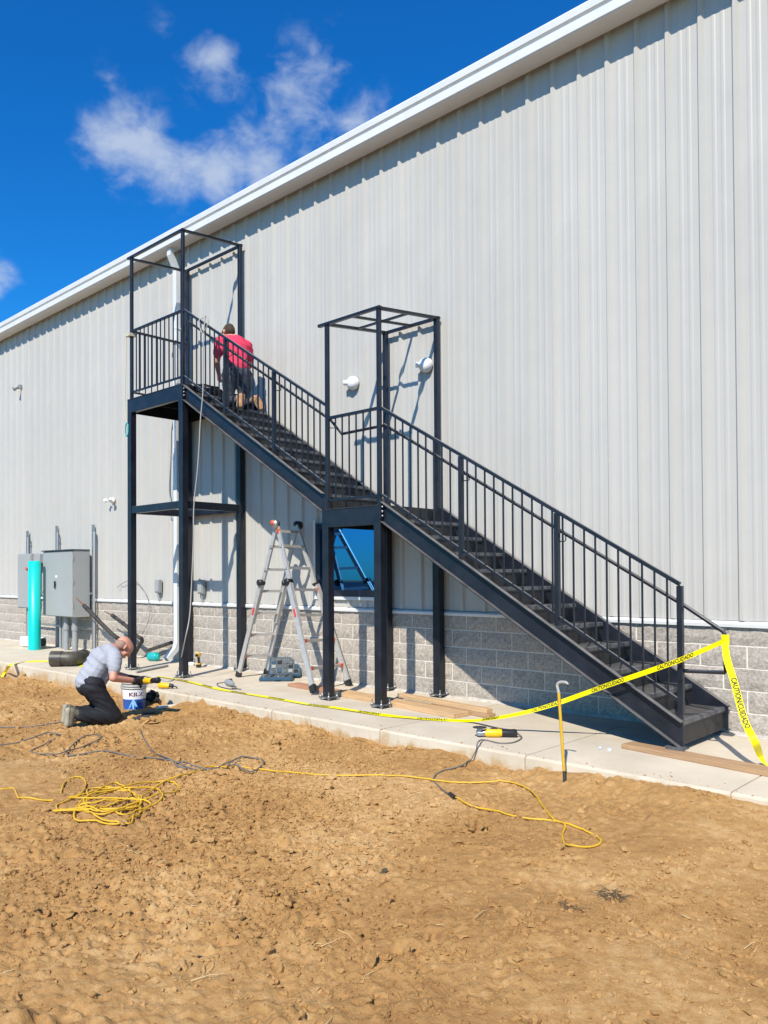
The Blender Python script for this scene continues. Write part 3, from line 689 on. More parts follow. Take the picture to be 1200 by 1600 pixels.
# canopy frames: open, falling away from the wall
def canopy(xl, xr, zf, zb, cross, over=0):
    yf, yb = YF-.01, YB+.01
    c = MB().bar((xl-over, yf, zf), (xr+.035, yf, zf), .042, .032).build('canopy_frame', 'steel', st)
    MB().bar((xl-over*.4, yb, zb), (xr+.035, yb, zb), .042, .032).build('frame_bar', 'steel', c)
    for x in (xl, xr): MB().bar((x, yf+.025, zf), (x, yb-.025, zb), .042, .032).build('frame_bar', 'steel', c)
    if cross:
        xm, ym, zm = (xl+xr)/2, (yf+yb)/2, (zf+zb)/2
        MB().bar((xm, yf+.025, zf), (xm, yb-.025, zb), .03, .026).build('frame_bar', 'steel', c)
        MB().bar((xl+.025, ym, zm-.002), (xr-.025, ym, zm-.002), .031, .022).build('frame_bar', 'steel', c)
canopy(LXL, LXR, 4.41, 4.53, True, .13); canopy(UXL-.06, UXR, 6.44, 6.52, False, .03)
for x in (LXL, LXR): upper_post(x, YF, Z1, 4.394); upper_post(x, YB, Z1, 4.514, .028)
for x in (UXL, UXR): upper_post(x, YF, Z2, 6.424); upper_post(x, YB, Z2, 6.504, .028)
# ------------------------------------------------------------ electrical gear on the wall
def box_obj(name, b, m, parent=None, bevel=.003): return MB().box(*b).build(name, m, parent, bevel)
cab = thing('electrical_cabinet', (-14.95, -.28, .67), 'large grey electrical cabinet standing off the wall on strut posts', 'cabinet')
cx0, cx1, cy0, cy1, cz0, cz1 = -15.58, -14.32, -.465, -.11, .67, 1.95
box_obj('housing', (cx0, cx1, cy0+.022, cy1, cz0, cz1), 'cabinet', cab)
door = box_obj('door', (cx0+.006, cx1-.006, cy0, cy0+.018, cz0+.01, cz1-.01), 'cabinet', cab, .004)
box_obj('rain_hood', (cx0-.012, cx1+.012, cy0-.03, cy1, cz1+.002, cz1+.022), 'slate', cab)
MB().lathe((-15.02, cy0, 1.30), (0, -1, 0), [(.0, .012), (.028, .012), (.028, 0)], 14).box(-15.035, -15.005, cy0-.03, cy0-.010, 1.22, 1.36).build('handle', 'blackpl', door)
box_obj('sticker', (-15.03, -14.95, cy0-.002, cy0-.0005, 1.43, 1.475), 'label_w', door, 0)
box_obj('sticker', (-15.055, -14.985, cy0-.002, cy0-.0005, 1.20, 1.37), 'conduit', door, 0)
for z in (.85, 1.3, 1.75): MB().tube([(cx1+.002, cy0+.012, z), (cx1+.002, cy0+.012, z+.09)], .009, 6).build('hinge', 'cabinet', door)
for x, r_ in ((-14.93, .055), (-14.58, .055)):
    c = MB().tube([(x, -.28, 0), (x, -.28, cz0)], r_, 14).build('conduit', 'conduit', cab)
    MB().tube([(x, -.28, .40), (x, -.28, .50)], r_+.012, 14).build('coupling', 'conduit', c)
for x in (-15.35, -15.22): MB().tube([(x, -.2, 0), (x, -.2, cz0)], .03, 10).build('conduit', 'conduit', cab)
p2 = thing('breaker_panel', (-16.93, -.16, .77), 'slim grey breaker panel with a red knob beside the upright teal pipe', 'electrical panel')
box_obj('housing', (-17.26, -16.60, -.245, -.06, .77, 1.94), 'cabinet', p2); box_obj('door', (-17.25, -16.61, -.262, -.247, .79, 1.92), 'cabinet', p2)
MB().lathe((-16.76, -.262, 1.62), (0, -1, 0), [(.03, 0), (.03, .03), (0, .034)], 12).build('knob', 'redsticker', p2)
box_obj('side_box', (-16.597, -16.30, -.20, -.06, 1.74, 1.93), 'cabinet', p2)
MB().tube([(-16.95, -.15, 0), (-16.95, -.15, .77)], .035, 10).build('conduit', 'conduit', p2)
MB().tube([(-16.72, -.15, 0), (-16.72, -.15, .77)], .02, 8).build('conduit', 'conduit', p2)
fr = thing('strut_frame', (-15.8, -.08, 0), 'grey metal strut posts and crossbars carrying the electrical boxes', 'support frame')
for x, z in ((-17.2, 2.45), (-15.80, 2.50), (-14.26, 2.45)):
    s_ = MB().box(x-.022, x+.022, -.088, -.044, 0, z).build('strut_post', 'galv', fr)
    MB().tube([(x+.10, -.10, 0), (x+.10, -.10, z-.18), (x+.09, -.09, z-.16), (x+.0, -.07, z-.16)], .016 if x < -15 else .022, 8).build('conduit', 'conduit', fr)
    for q in (.5, 1.2, 2.2): MB().box(x+.022, x+.125, -.105, -.095, min(q, z-.25), min(q, z-.25)+.03).build('clamp', 'galv', s_)
for z in (.42, 1.1): MB().box(-17.25, -14.2, -.1095, -.0885, z, z+.04).build('crossbar', 'galv', fr)
# upright teal pipe and pipe pieces on the walk
tp = atY(54, 1010, -.68)
o = MB().lathe((tp.x, tp.y, 0), (0, 0, 1), [(.118, 0), (.118, 1.76), (.108, 1.76), (.108, .02)], 32).build('teal_pipe', 'teal'); tag(o, 'tall bright teal plastic pipe standing upright on the walk by the electrical boxes', 'pipe')
wp = MB(); a = atY(37, 1002, -.52); b = a+V(.62, .12, 0); a.z = b.z = .115
wp.bar(a, b, .20, .20); o = wp.build('white_duct', 'plastic_w', bevel=.02); tag(o, 'white square plastic duct lying behind the upright teal pipe', 'pipe')
o = MB().lathe((b.x-.002, b.y, .115), (b-a), [(.085, .004), (.0, .005)], 20).build('opening', 'slate', o)
e0 = atZ(104, 1029, .125); e0.z = .126
el = thing('pipe_elbow', (e0.x, e0.y, 0), 'big dusty black plastic pipe elbow lying on the walk', 'pipe')
cr = V(*_r); cr.z = 0; cr.normalize(); cf = V(_f[0], _f[1], 0).normalized()
pts = [e0+cr*(-.18)-cf*.02, e0+cr*.02-cf*.02]+[e0+cr*(.02+.16*math.sin(t))+cf*(-.02+.16*(1-math.cos(t))) for t in np.linspace(.2, 1.5, 7)]+[e0+cr*.19+cf*.30]
MB().tube(pts, .115, 24, False).build('bend', 'dustyblack', el)
MB().tube([e0+cr*(-.24)-cf*.02, e0+cr*(-.06)-cf*.02], .125, 24, False).tube([e0+cr*(-.24)-cf*.02, e0+cr*(-.06)-cf*.02], .108, 24, False).build('socket', 'dustyblack', el)
MB().tube([pts[-1]-cf*.12, pts[-1]], .122, 24, False).build('socket', 'dustyblack', el)
# two thick cables with bare ends
def cable(label, px, Y, r_, tip):
    P = spline([atY(x, y, yy) for (x, y), yy in zip(px, Y)], 6); P[0].z = min(P[0].z, .03)
    base = thing('power_cable', (P[0].x, P[0].y, 0), label, 'cable')
    MB().tube(P, r_, 10).build('sheath', 'rubber', base)
    MB().tube([P[-1], atY(*tip, Y[-1])], [r_*.45, r_*.22], 8).build('copper_end', 'copper', base)
    for k in (.35, .7, .9): i = int(k*(len(P)-1)); MB().tube([P[i], P[i]+(P[min(i+1, len(P)-1)]-P[i]).normalized()*.05], r_*1.12, 10).build('tape_band', 'blackpl', base)
cable('thick black cable with a bare copper end rising in front of the big cabinet', [(206, 1030), (196, 1006), (180, 995), (160, 976), (145, 960), (131, 946)], [-.25, -.3, -.36, -.42, -.46, -.5], .040, (119, 934))
cable('thick black cable with a bare copper end bent beside the high tower post', [(207, 1028), (218, 1008), (222, 1000), (212, 992), (196, 977), (184, 968), (175, 961)], [-.18, -.2, -.24, -.28, -.3, -.32, -.34], .034, (163, 955))
P = [atY(x, y, -.06) for x, y in ((183, 918), (196, 909), (210, 907), (226, 925), (234, 948), (232, 970), (222, 992))]
tag(MB().tube(spline(P, 6), .005, 6).build('thin_wire', 'greycord'), 'thin grey wire looping down the wall by the junction boxes', 'wire')
for (x, lab) in ((-12.87, 'small grey junction box half behind the high tower post'), (-11.97, 'small grey junction box left of the white downspout'), (-10.70, 'small grey junction box between downspout and ladder')):
    j = thing('junction_box', (x, -.05, 1.16), lab, 'junction box', 'junction boxes above the sill')
    box_obj('box', (x-.065, x+.065, -.10, -.032, 1.16, 1.39), 'conduit', j, .008); box_obj('cover', (x-.055, x+.055, -.112, -.101, 1.18, 1.37), 'cabinet', j, .004)
    MB().tube([(x, -.06, 1.03), (x, -.06, 1.16)], .014, 8).build('stub', 'conduit', j)
# round white wall fixtures over the lower landing
for (px, py, lab) in ((553, 599, 'round white wall vent with short spout left of the lower canopy'), (667, 571, 'round white wall vent with short spout under the lower canopy')):
    c = atY(px, py, -.03)
    v_ = thing('wall_vent', (c.x, -.03, c.z), lab, 'wall vent', 'round white wall vents')
    MB().lathe((c.x, -.030, c.z), (0, -1, 0), [(.090, 0), (.092, .02), (.085, .052), (.065, .082), (.033, .098), (0, .103)], 28).build('dome', 'plastic_w', v_)
    d = V(-.55, -.55, .0).normalized(); s0 = V(c.x-.02, -.09, c.z)
    MB().tube([s0, s0+d*.085], .034, 16).build('spout', 'plastic_w', v_)
c = atY(177, 782, -.03)
sl_ = thing('twin_floodlight', (c.x, -.03, c.z), 'small white twin-head floodlight on the wall beside the high tower', 'light')
MB().lathe((c.x, -.03, c.z), (0, -1, 0), [(.055, 0), (.055, .03), (0, .035)], 16).build('mount', 'plastic_w', sl_)
for s in (-1, 1):
    h0 = V(c.x+s*.03, -.08, c.z-.01); h = MB().tube([h0, h0+V(s*.06, -.05, .01)], .014, 8).build('arm', 'plastic_w', sl_)
    MB().lathe(h0+V(s*.06, -.05, .02), V(s*.4, -.6, -.7), [(0, -.025), (.028, -.016), (.038, .04), (.035, .044), (0, .036)], 14).build('lamp_head', 'plastic_w', h)
c = atY(33, 605, -.03)
sl_ = thing('wall_lamp', (c.x, -.03, c.z), 'tiny grey bracket lamp high on the wall left of the tower', 'light')
box_obj('bracket', (c.x-.05, c.x+.05, -.09, -.032, c.z-.04, c.z+.05), 'conduit', sl_, .006); MB().lathe((c.x, -.10, c.z), (-.3, -.7, -.5), [(.03, 0), (.055, .12), (.05, .12), (0, .1)], 14).build('lamp_head', 'cabinet', sl_)

# ------------------------------------------------------------ lumber
def plank(label, a, b, w, h, z0, m, group=None, tilt=0):
    a, b = V(a[0], a[1], z0+h/2), V(b[0], b[1], z0+h/2+tilt); me = MB().bar((0, 0, 0), ((b-a).length, 0, 0), w, h).mesh('wood_plank', m)
    o = link('wood_plank', me, loc=a); o.rotation_euler = (b-a).to_track_quat('X', 'Z').to_euler()
    bv = o.modifiers.new('b', 'BEVEL'); bv.width = .003; bv.segments = 1
    return tag(o, label, 'plank', group)
plank('reddish plank under the ladder foot', (-7.86, -.62), (-6.90, -.735), .19, .038, .001, 'wood_r')
plank('wide brown plank running behind the lower tower front posts', (-6.87, -.74), (-4.86, -1.01), .22, .05, .001, 'wood_y')
plank('short brown plank lying under the yellow plank', (-5.45, -.70), (-4.60, -.84), .10, .045, .001, 'wood')
plank('narrow yellow plank lying on another plank by the lower tower', (-6.0, -.63), (-4.64, -.83), .09, .045, .0465, 'wood_y')
plank('long pale plank under the foot of the bottom stringer', (-3.02, -1.19), (-1.35, -1.44), .17, .038, .001, 'wood')

# ------------------------------------------------------------ ladder
def ladder():
    fAn, fAf = atZ(372, 1058, 0), V(-9.04, -.10, 0)
    fBn, fBf = atZ(490, 1081, .04), V(-7.30, -.14, 0)
    fBn.z = .041
    aN, aF = atY(430, 819, -.60), V(0, 0, 0)
    aF = atY(466, 821, -.25)
    ld = thing('step_ladder', ((fAn.x+fBn.x)/2, -.45, 0), 'tall aluminium articulated A-frame ladder with orange locks', 'ladder')
    rails = []
    for f_, a_, nm in ((fAn, aN, 'n'), (fAf, aF, 'f'), (fBn, aN, 'n'), (fBf, aF, 'f')):
        up = V(0, 1, 0); mid = f_.lerp(a_, .52)
        rr = MB().bar(f_.lerp(a_, .025), f_.lerp(a_, .62), .028, .075, up.cross((a_-f_)).normalized()).build('outer_rail', 'alu', ld)
        d = V(0, .032 if nm == 'n' else -.032, 0)
        MB().bar(mid.lerp(f_, .3)+d, a_+d, .026, .065, up.cross((a_-f_)).normalized()).build('inner_rail', 'alu', ld)
        MB().bar(f_, f_.lerp(a_, .035), .045, .09, up.cross((a_-f_)).normalized()).build('rubber_foot', 'blackpl', rr)
        q = f_.lerp(a_, .42)
        MB().bar(q+V(0, -.018, 0), q.lerp(a_, .08)+V(0, -.018, 0), .004, .035, up.cross((a_-f_)).normalized()).build('sticker', 'redsticker', rr)
        q = f_.lerp(a_, .63); MB().lathe(q+V(0, -.045, 0), (0, 1, 0), [(0, 0), (.045, 0), (.045, .09), (0, .09)], 14).build('lock_knob', 'blackpl', rr)
        rails.append((f_, a_))
    for a_, s in ((aN, -1), (aF, 1)):
        h = MB().lathe(a_+V(0, -.035, 0), (0, 1, 0), [(0, 0), (.06, 0), (.06, .07), (0, .07)], 18).build('hinge', 'galv' if s < 0 else 'blackpl', ld)
        MB().lathe(a_+V(-.02, -.045, .02), (0, 1, 0), [(0, 0), (.032, 0), (.032, .09), (0, .09)], 14).build('hinge_lock', 'orange' if s < 0 else 'blackpl', h)
    for i, (n_, f_) in enumerate(((0, 1), (2, 3))):
        for k, t in enumerate((.14, .285, .43, .575, .715, .86) if i == 0 else (.125, .28, .43, .585, .72, .86, .955)):
            p = rails[n_][0].lerp(rails[n_][1], t); q = rails[f_][0].lerp(rails[f_][1], t)
            rg = MB().bar(p, q, .046, .036).build('rung', 'alu', ld)
            if t < .62 or t > .95:
                for e, s in ((p, 1), (q, -1)):
                    if i == 1 or s == 1: MB().bar(e, e.lerp(q if s == 1 else p, .10), .05, .05).build('rung_lock', 'orange', rg)
    return ld
ladder()

# ------------------------------------------------------------ power tools
def frame_map(o, fwd, up=(0, 0, 1)):
    f_ = Vector(fwd).normalized(); s = Vector(up).cross(f_)
    s = s.normalized() if s.length > 1e-4 else V(0, 1, 0); u = f_.cross(s)
    return lambda x, y, z: Vector(o)+f_*x+s*y+u*z
def tbar(mb, T, a, b, w, h):
    a_, b_ = T(*a), T(*b); zz = T(0, 0, 1)-T(0, 0, 0)
    if abs((b_-a_).normalized().dot(zz)) > .9: zz = T(1, 0, 0)-T(0, 0, 0)
    return mb.bar(a_, b_, w, h, zz)
def drill(name, label, loc, fwd, up, group=None):
    T = frame_map(loc, fwd, up); d = thing(name, loc, label, 'drill', group)
    MB().tube([T(-.10, 0, 0), T(-.085, 0, 0), T(.03, 0, 0), T(.06, 0, 0)], [.022, .034, .034, .027], 14).build('motor_housing', 'dewalt', d)
    c = MB().tube([T(.06, 0, 0), T(.075, 0, 0), T(.11, 0, 0), T(.12, 0, 0)], [.024, .024, .02, .01], 12).build('chuck', 'blackpl', d); MB().tube([T(.12, 0, 0), T(.19, 0, 0)], .004, 6).build('bit', 'galv', c)
    h = tbar(MB(), T, (-.03, 0, -.02), (-.055, 0, -.14), .034, .045).build('grip', 'blackpl', d, .008)
    tbar(MB(), T, (-.055, 0, -.14), (-.055, 0, -.155), .06, .10).build('foot_plate', 'dewalt', d, .004)
    tbar(MB(), T, (-.05, 0, -.155), (-.05, 0, -.20), .062, .11).build('battery', 'blackpl', d, .006)
    MB().tube([T(-.005, 0, -.04), T(-.008, 0, -.07)], .009, 8).build('trigger', 'blackpl', d)
    return d
g = atZ(319, 1042, .0)
drill('cordless_drill', 'yellow and black cordless drill standing on its battery by the high tower post', (g.x+.03, g.y-.14, .205), (.45, -.55, 0), (0, 0, 1))
def grinder(label, a, fwd, name='angle_grinder', parent_cat='grinder', up=(0, 0, 1)):
    T = frame_map(a, fwd, up); d = thing(name, a, label, parent_cat)
    MB().tube([T(0, 0, 0), T(.02, 0, 0), T(.13, 0, 0), T(.15, 0, 0)], [.028, .037, .037, .032], 14).build('motor_housing', 'dewalt', d)
    MB().tube([T(.148, 0, 0), T(.17, 0, 0), T(.27, 0, 0), T(.285, 0, 0)], [.031, .030, .036, .026], 14).build('handle', 'blackpl', d)
    MB().tube([T(.05, 0, .03), T(.11, 0, .032)], [.013, .013], 8).build('switch', 'blackpl', d)
    hd = MB().tube([T(-.075, 0, 0), T(-.06, 0, 0), T(0, 0, 0)], [.018, .028, .03], 12).tube([T(-.045, 0, -.02), T(-.045, 0, .045)], [.028, .022], 12).build('gear_head', 'galv', d)
    MB().lathe(T(-.045, 0, .046), T(0, 0, 1)-T(0, 0, 0), [(0, 0), (.062, 0), (.062, .004), (.02, .012), (0, .014)], 28).build('disc', 'disc', hd)
    return d
ga, gb = atZ(768, 1145, .04), atZ(800, 1147, .03); ga.z = .040
gdir = (gb-ga); gdir.z = 0
grinder('yellow and black angle grinder lying on the walk edge', ga-gdir.normalized()*.06, gdir)
# grey tool lying at the ladder foot
g = atZ(360, 1068, .04); g.z = .045
t_ = thing('reciprocating_saw', (g.x, g.y, 0), 'grey hand power tool lying by the left ladder foot', 'power tool')
T = frame_map(g, V(.75, -.25, 0))
MB().tube([T(-.16, 0, 0), T(-.13, 0, 0), T(-.02, 0, 0), T(.05, 0, 0), T(.12, 0, 0)], [.025, .04, .044, .034, .02], 12).build('motor_housing', 'conduit', t_)
MB().tube([T(-.15, 0, .0), T(-.22, .03, .0), T(-.26, .10, 0)], [.024, .022, .026], 10).build('handle', 'blackpl', t_)
MB().tube([T(.10, 0, -.01), T(.26, 0, -.02)], [.012, .004], 6).build('blade', 'galv', t_)
MB().tube(spline([T(-.26, .10, -.03), T(-.36, .05, -.035), T(-.30, -.08, -.036), T(-.05, -.14, -.037), T(.22, -.11, -.037), T(.30, -.03, -.037), T(.20, -.05, -.037), T(.36, .02, -.037)], 6), .005, 6).build('cord', 'rubber', t_)
# open tool case
c = atZ(436, 1062, 0); cs = thing('tool_case', (c.x, c.y, 0), 'open dark blue plastic tool case with grey trays on the walk', 'tool case')
T = frame_map((c.x, c.y, .0), cr)          # x right, y away, z up
def qbox(T, x0, x1, y0, y1, z0, z1):
    return MB().add([T(x, y, z) for z in (z0, z1) for x, y in ((x0, y0), (x1, y0), (x1, y1), (x0, y1))], [(0, 3, 2, 1), (4, 5, 6, 7), (0, 1, 5, 4), (1, 2, 6, 5), (2, 3, 7, 6), (3, 0, 4, 7)])
qbox(T, -.26, .20, -.20, .10, .002, .055).build('tray', 'case', cs, .012)
qbox(T, -.235, .175, -.175, .075, .0555, .058).build('tray_liner', 'caseliner', cs)
qbox(T, -.05, .03, -.225, -.20, .02, .04).build('handle', 'case', cs, .006)
ang = R(44); Ty = V(*(T(0, 1, 0)-T(0, 0, 0))); hinge = T(0, .10, .05)
T2 = lambda x, y, z: hinge+cr*x+Ty*(y*math.cos(ang)-z*math.sin(ang))+V(0, 0, y*math.sin(ang)+z*math.cos(ang))
ldd = qbox(T2, -.16, .30, .0, .34, -.05, .0).build('lid', 'case', cs, .012)
qbox(T2, -.135, .275, .025, .315, .001, .004).build('lid_liner', 'caseliner', ldd)
for i in range(5):
    for j in range(3): qbox(T2, -.12+i*.08, -.06+i*.08, .04+j*.078, .10+j*.078, .0045, .012+.006*((i*3+j) % 2)).build('socket_set', ['caseliner', 'case', 'caseliner', 'conduit', 'bag'][(i+3*j+i*j) % 5], ldd, .003)
for i in range(4): tag_ = MB().tube([T(-.2+.1*i, -.15, .062), T(-.17+.1*i, .05, .062)], .012, 8).build('bit_holder', ['galv', 'blackpl'][i % 2], cs)

# ------------------------------------------------------------ small things on the walk
g = atZ(244, 1031, .07); ax = (cr*.8-cf*.3)
o = thing('teal_bottle', (g.x, -.18, 0), 'short teal plastic container lying near the downspout foot', 'container')
b0 = atY(233, 1028, -.26); b0.z = .076; MB().lathe(b0, ax, [(0, 0), (.07, .0), (.075, .02), (.075, .15), (.068, .175), (0, .178)], 24).build('body', 'teal_d', o)
MB().lathe(b0+ax.normalized()*.178, ax, [(.05, 0), (.05, .012), (0, .013)], 20).build('cap', 'teal', o)
P = [atY(232, 1016, -.12), atY(250, 1010, -.12), atY(268, 1004, -.1)]; P[0].z = max(P[0].z, .03)
tag(MB().tube(spline(P, 4), .032, 10).build('pipe_stub', 'dustyblack'), 'short dusty black pipe leaning behind the teal container', 'pipe')
pb = [atZ(x, y, .02) for x, y in ((213, 1050), (262, 1040))]; 
tag(MB().tube([pb[0], pb[1]], .018, 8).build('steel_rod', 'conduit'), 'thin grey rod lying on the walk behind the kneeling man', 'rod')
def scrap(name, px, py, s, m, label, cat, z=None, sub=2, sink=.4):
    p = onG(px, py) if z is None else atZ(px, py, z)
    me = clod_mesh(name, np.array([[0, 0, 0]]), np.array([s]), sub, sink, m); me.polygons.foreach_set('use_smooth', [False]*len(me.polygons)); 
    return tag(link(name, me, loc=p), label, cat)
scrap('paper_scrap', 407, 1046, .07, 'paper', 'crumpled white paper by the ladder foot', 'litter', 0)
scrap('red_wrapper', 418, 1046, .05, 'redsticker', 'small red and white wrapper beside crumpled paper', 'litter', 0)
scrap('white_cup', 298, 1040, .055, 'paper', 'small white scrap behind the high tower front post', 'litter', 0)
scrap('plastic_scrap', 938, 1170, .022, 'clear', 'bit of clear plastic on the walk nearer the pry bar', 'litter', 0)
scrap('plastic_scrap', 952, 1173, .022, 'clear', 'bit of clear plastic on the walk nearer the bottom step', 'litter', 0)
scrap('rock', 742, 1298, .075, 'dirt', 'flat brown rock in the dirt below the loop of yellow cord', 'rock', sub=3, sink=.15)
scrap('rock', 601, 1364, .024, 'weed', 'small dark stone alone in the open dirt', 'rock', sub=3)
scrap('rock', 232, 1131, .075, 'dirt', 'brown dirt lump in front of the paint bucket', 'rock', sub=3)
scrap('white_chip', 805, 1371, .014, 'paper', 'white chip lying in the open dirt', 'litter')

# ------------------------------------------------------------ bucket and things by the kneeling man
bk = onG(210, 1106); bk.z -= .02
bu = thing('paint_bucket', bk, 'five gallon paint bucket with white and blue label in front of kneeling man', 'bucket')
MB().lathe(bk, (0, 0, 1), [(0, .003), (.128, .003), (.133, .02), (.146, .27), (.153, .272), (.153, .282), (.147, .284), (.148, .300), (.156, .302), (.156, .312), (.149, .314), (.150, .332), (.158, .334), (.158, .350), (.152, .352), (.150, .365), (.143, .366), (.138, .10), (.0, .09)], 40).build('pail', 'bucket', bu)
toc = math.atan2(CAM[1]-bk.y, CAM[0]-bk.x)
def rad(h): return .133+(.146-.133)*(h-.02)/.25
def wrap(u, h, off): 
    r_ = rad(h)+off; an = toc+u/.14; return V(bk.x+r_*math.cos(an), bk.y+r_*math.sin(an), bk.z+h)
def label_patch(u0, u1, h0, h1, off, nu=20, top=None):
    m_ = MB(); vs = []
    for j in range(2):
        for i in range(nu+1):
            u = u0+(u1-u0)*i/nu; vs.append(wrap(u, h0 if j == 0 else (top(u) if top else h1), off))
    return m_.add(vs, [(i, i+1, nu+2+i, nu+1+i) for i in range(nu)], True)
label_patch(-.36, .36, .145, .262, .0012).build('label_top', 'label_w', bu)
label_patch(-.36, .36, .022, .145, .0012).build('label_bottom', 'label_b', bu)
m_ = MB(); n = 10; vs = []
for j in range(n+1):
    h = .024+.125*j/n; w = .062*(1-j/n)+.006
    vs += [wrap(-.012-w, h, .0022), wrap(-.012, h, .0022), wrap(-.012+w, h, .0022)]
m_.add(vs, [(3*j+i, 3*j+i+1, 3*j+4+i, 3*j+3+i) for j in range(n) for i in range(2)], True).build('label_figure', 'label_c', bu)
vs, fs = text_mesh('KILZ', .072); MB().add([wrap(v[0]*1.2+.02, .205+v[1]*.9, .0026) for v in vs], fs).build('lettering', 'maroon', bu)
MB().tube([wrap(-.10, .175, .002), wrap(.0, .175, .0022), wrap(.09, .175, .002)], .0012, 4).build('label_rule', 'ink', bu)
MB().tube(spline([wrap(.23, .325, .01), wrap(.27, .27, .02), wrap(.42, .20, .022), wrap(.60, .25, .02), wrap(.66, .325, .01)], 6), .0025, 6).build('wire_handle', 'galv', bu)
# black bag with straps
b0 = onG(246, 1098); bg_ = thing('tool_bag', b0, 'slumped black tool bag with loop straps beside the paint bucket', 'bag')
me = clod_mesh('bag_body', np.array([[b0.x, b0.y, b0.z+.06]]), np.array([.17]), 3, .1, 'bag'); link('bag_body', me, bg_)
for dx_ in (.06, .11, .17): MB().tube(spline([b0+cr*dx_+V(0, 0, .05), b0+cr*(dx_+.03)+V(0, 0, .20), b0+cr*(dx_+.09)+V(0, 0, .18), b0+cr*(dx_+.12)+V(0, 0, .02)], 5), .007, 6).build('strap', 'bag', bg_)
MB().tube(spline([b0+cr*.1, b0+cr*.16-cf*.05+V(0, 0, .03), b0+cr*.26+V(0, 0, .05), b0+cr*.33+V(0, 0, .02)], 5), [.03]*15+[.03], 8).build('pouch', 'bag', bg_)
def offcut(px, py, l, w, h, m, label, ang):
    p = onG(px, py, h/2+.012); me = MB().box(-l/2, l/2, -w/2, w/2, -h/2, h/2).mesh('offcut', m)
    o = link('offcut', me, loc=p); o.rotation_euler = (R(3), R(-4), ang); return tag(o, label, 'offcut')
offcut(259, 1104, .24, .075, .022, 'woodpale', 'pale wood offcut on the dirt at the slab edge', YAW+.15)
offcut(221, 1121, .17, .09, .012, 'slate', 'dark grey offcut lying in front of the paint bucket', YAW+.5)
offcut(233, 1113, .15, .08, .012, 'slate', 'dark grey offcut lying nearer the black tool bag', YAW+.25)
gg = atZ(258, 1070, .05); gg.z = .042
drill('cordless_drill', 'yellow and black cordless drill lying on the slab edge beside the paint bucket', gg, cr*1-cf*.2, V(-.2, -1, .12))

# ------------------------------------------------------------ pry bar planted in the dirt
b0 = onG(883, 1228); t0 = V(b0.x-.05, b0.y+.02, .60)
t0 = atY(873, 1082, b0.y+.02)
pr_ = thing('pry_bar', b0, 'yellow steel pry bar with hooked top planted upright in the dirt', 'pry bar')
MB().tube([b0-V(0, 0, .06), b0.lerp(t0, .16)], .0115, 8).build('bare_end', 'rubber', pr_)
MB().tube([b0.lerp(t0, .16), b0.lerp(t0, .7), t0], .0115, 8).build('shaft', 'yellow', pr_)
MB().tube(spline([t0, t0+V(-.012, 0, .05), t0+V(.005, .0, .075), t0+V(.05, .0, .082), t0+V(.085, -.01, .072)], 5), [.0115]*18+[.010, .008, .006], 8).build('hook', 'alu', pr_)

# ------------------------------------------------------------ cords on the dirt
def ground_cord(pix, lift=.004, n=6, slab=False):
    out = []
    for i, q in enumerate(pix):
        if len(q) == 3: out.append(atZ(q[0], q[1], q[2]))
        else: out.append(onGs(q[0], q[1], lift))
    P = spline(out, n)
    zz = gz(np.array([p.x for p in P]), np.array([p.y for p in P])); q = np.pad(zz, 2, mode='edge')
    mx_ = np.max([q[i:i+len(zz)] for i in range(5)], 0); k = np.ones(5)/5
    zz = np.maximum(zz, np.convolve(np.pad(mx_, 2, mode='edge'), k, mode='valid')-.003)+lift
    for p, z in zip(P, zz):
        if p.y < SLAB_Y-.03: p.z = float(z)
    return P
RC = .0065
def coil_pts():
    P = []; cx_, cy_ = 172, 1252
    rr = random.Random(4)
    for i in range(84):
        t = i/13.0*2*math.pi; k = i/13.0
        sx = 58+24*math.sin(k*2.1)+rr.uniform(-9, 9); sy = 19+10*math.sin(k*1.3+1)+rr.uniform(-5, 5)
        P.append((cx_+22*math.sin(k*1.7)+sx*math.cos(t+.45*math.sin(k)), cy_+8*math.cos(k*2.3)+sy*math.sin(t)-.12*sx*math.cos(t)))
    return P
loop = [(95, 1236), (100, 1222), (112, 1213), (128, 1213), (134, 1224), (126, 1240), (112, 1247)]
tail = [(205, 1262), (222, 1248), (236, 1232), (258, 1221), (285, 1213), (312, 1201), (337, 1195), (375, 1199), (417, 1202), (460, 1207), (500, 1209), (560, 1210), (600, 1209), (640, 1212), (675, 1216.5), (712, 1219), (750, 1221), (782, 1223), (807, 1225), (828, 1233), (846, 1257), (864, 1275), (882, 1285), (912, 1294), (933, 1303), (939, 1312), (927, 1318), (900, 1320), (882, 1314), (879, 1302), (883, 1289), (867, 1279), (810, 1273), (768, 1264), (732, 1254), (712, 1246)]
cp = ground_cord(loop+coil_pts()+tail, RC*1.2, 6)
for i, p in enumerate(cp[:600]): p.z += .004*((i//13) % 4)
yc = thing('extension_cord', onG(172, 1252), 'yellow extension cord coiled on the dirt and trailing to the angle grinder', 'cord')
MB().tube(cp, RC, 6).build('cord', 'yellow', yc)
pl = onG(708, 1244, .012); MB().tube([pl+V(.03, -.02, 0), pl-V(.05, -.03, 0)], .016, 8).build('plug', 'blackpl', yc)
gcp = ground_cord([(708, 1244), (690, 1231), (678, 1216), (682, 1207), (699, 1199), (720, 1197), (736, 1187)], .006, 6)
gcp += spline([gcp[-1], atY(744, 1172, SLAB_Y-.02), atY(747, 1161, SLAB_Y-.005)+V(0, 0, .008), atZ(756, 1156, .008), atZ(780, 1161, .007), atZ(802, 1160, .007), atZ(815, 1153, .008), atZ(811, 1148, .02), ga+gdir.normalized()*.22], 6)[1:]
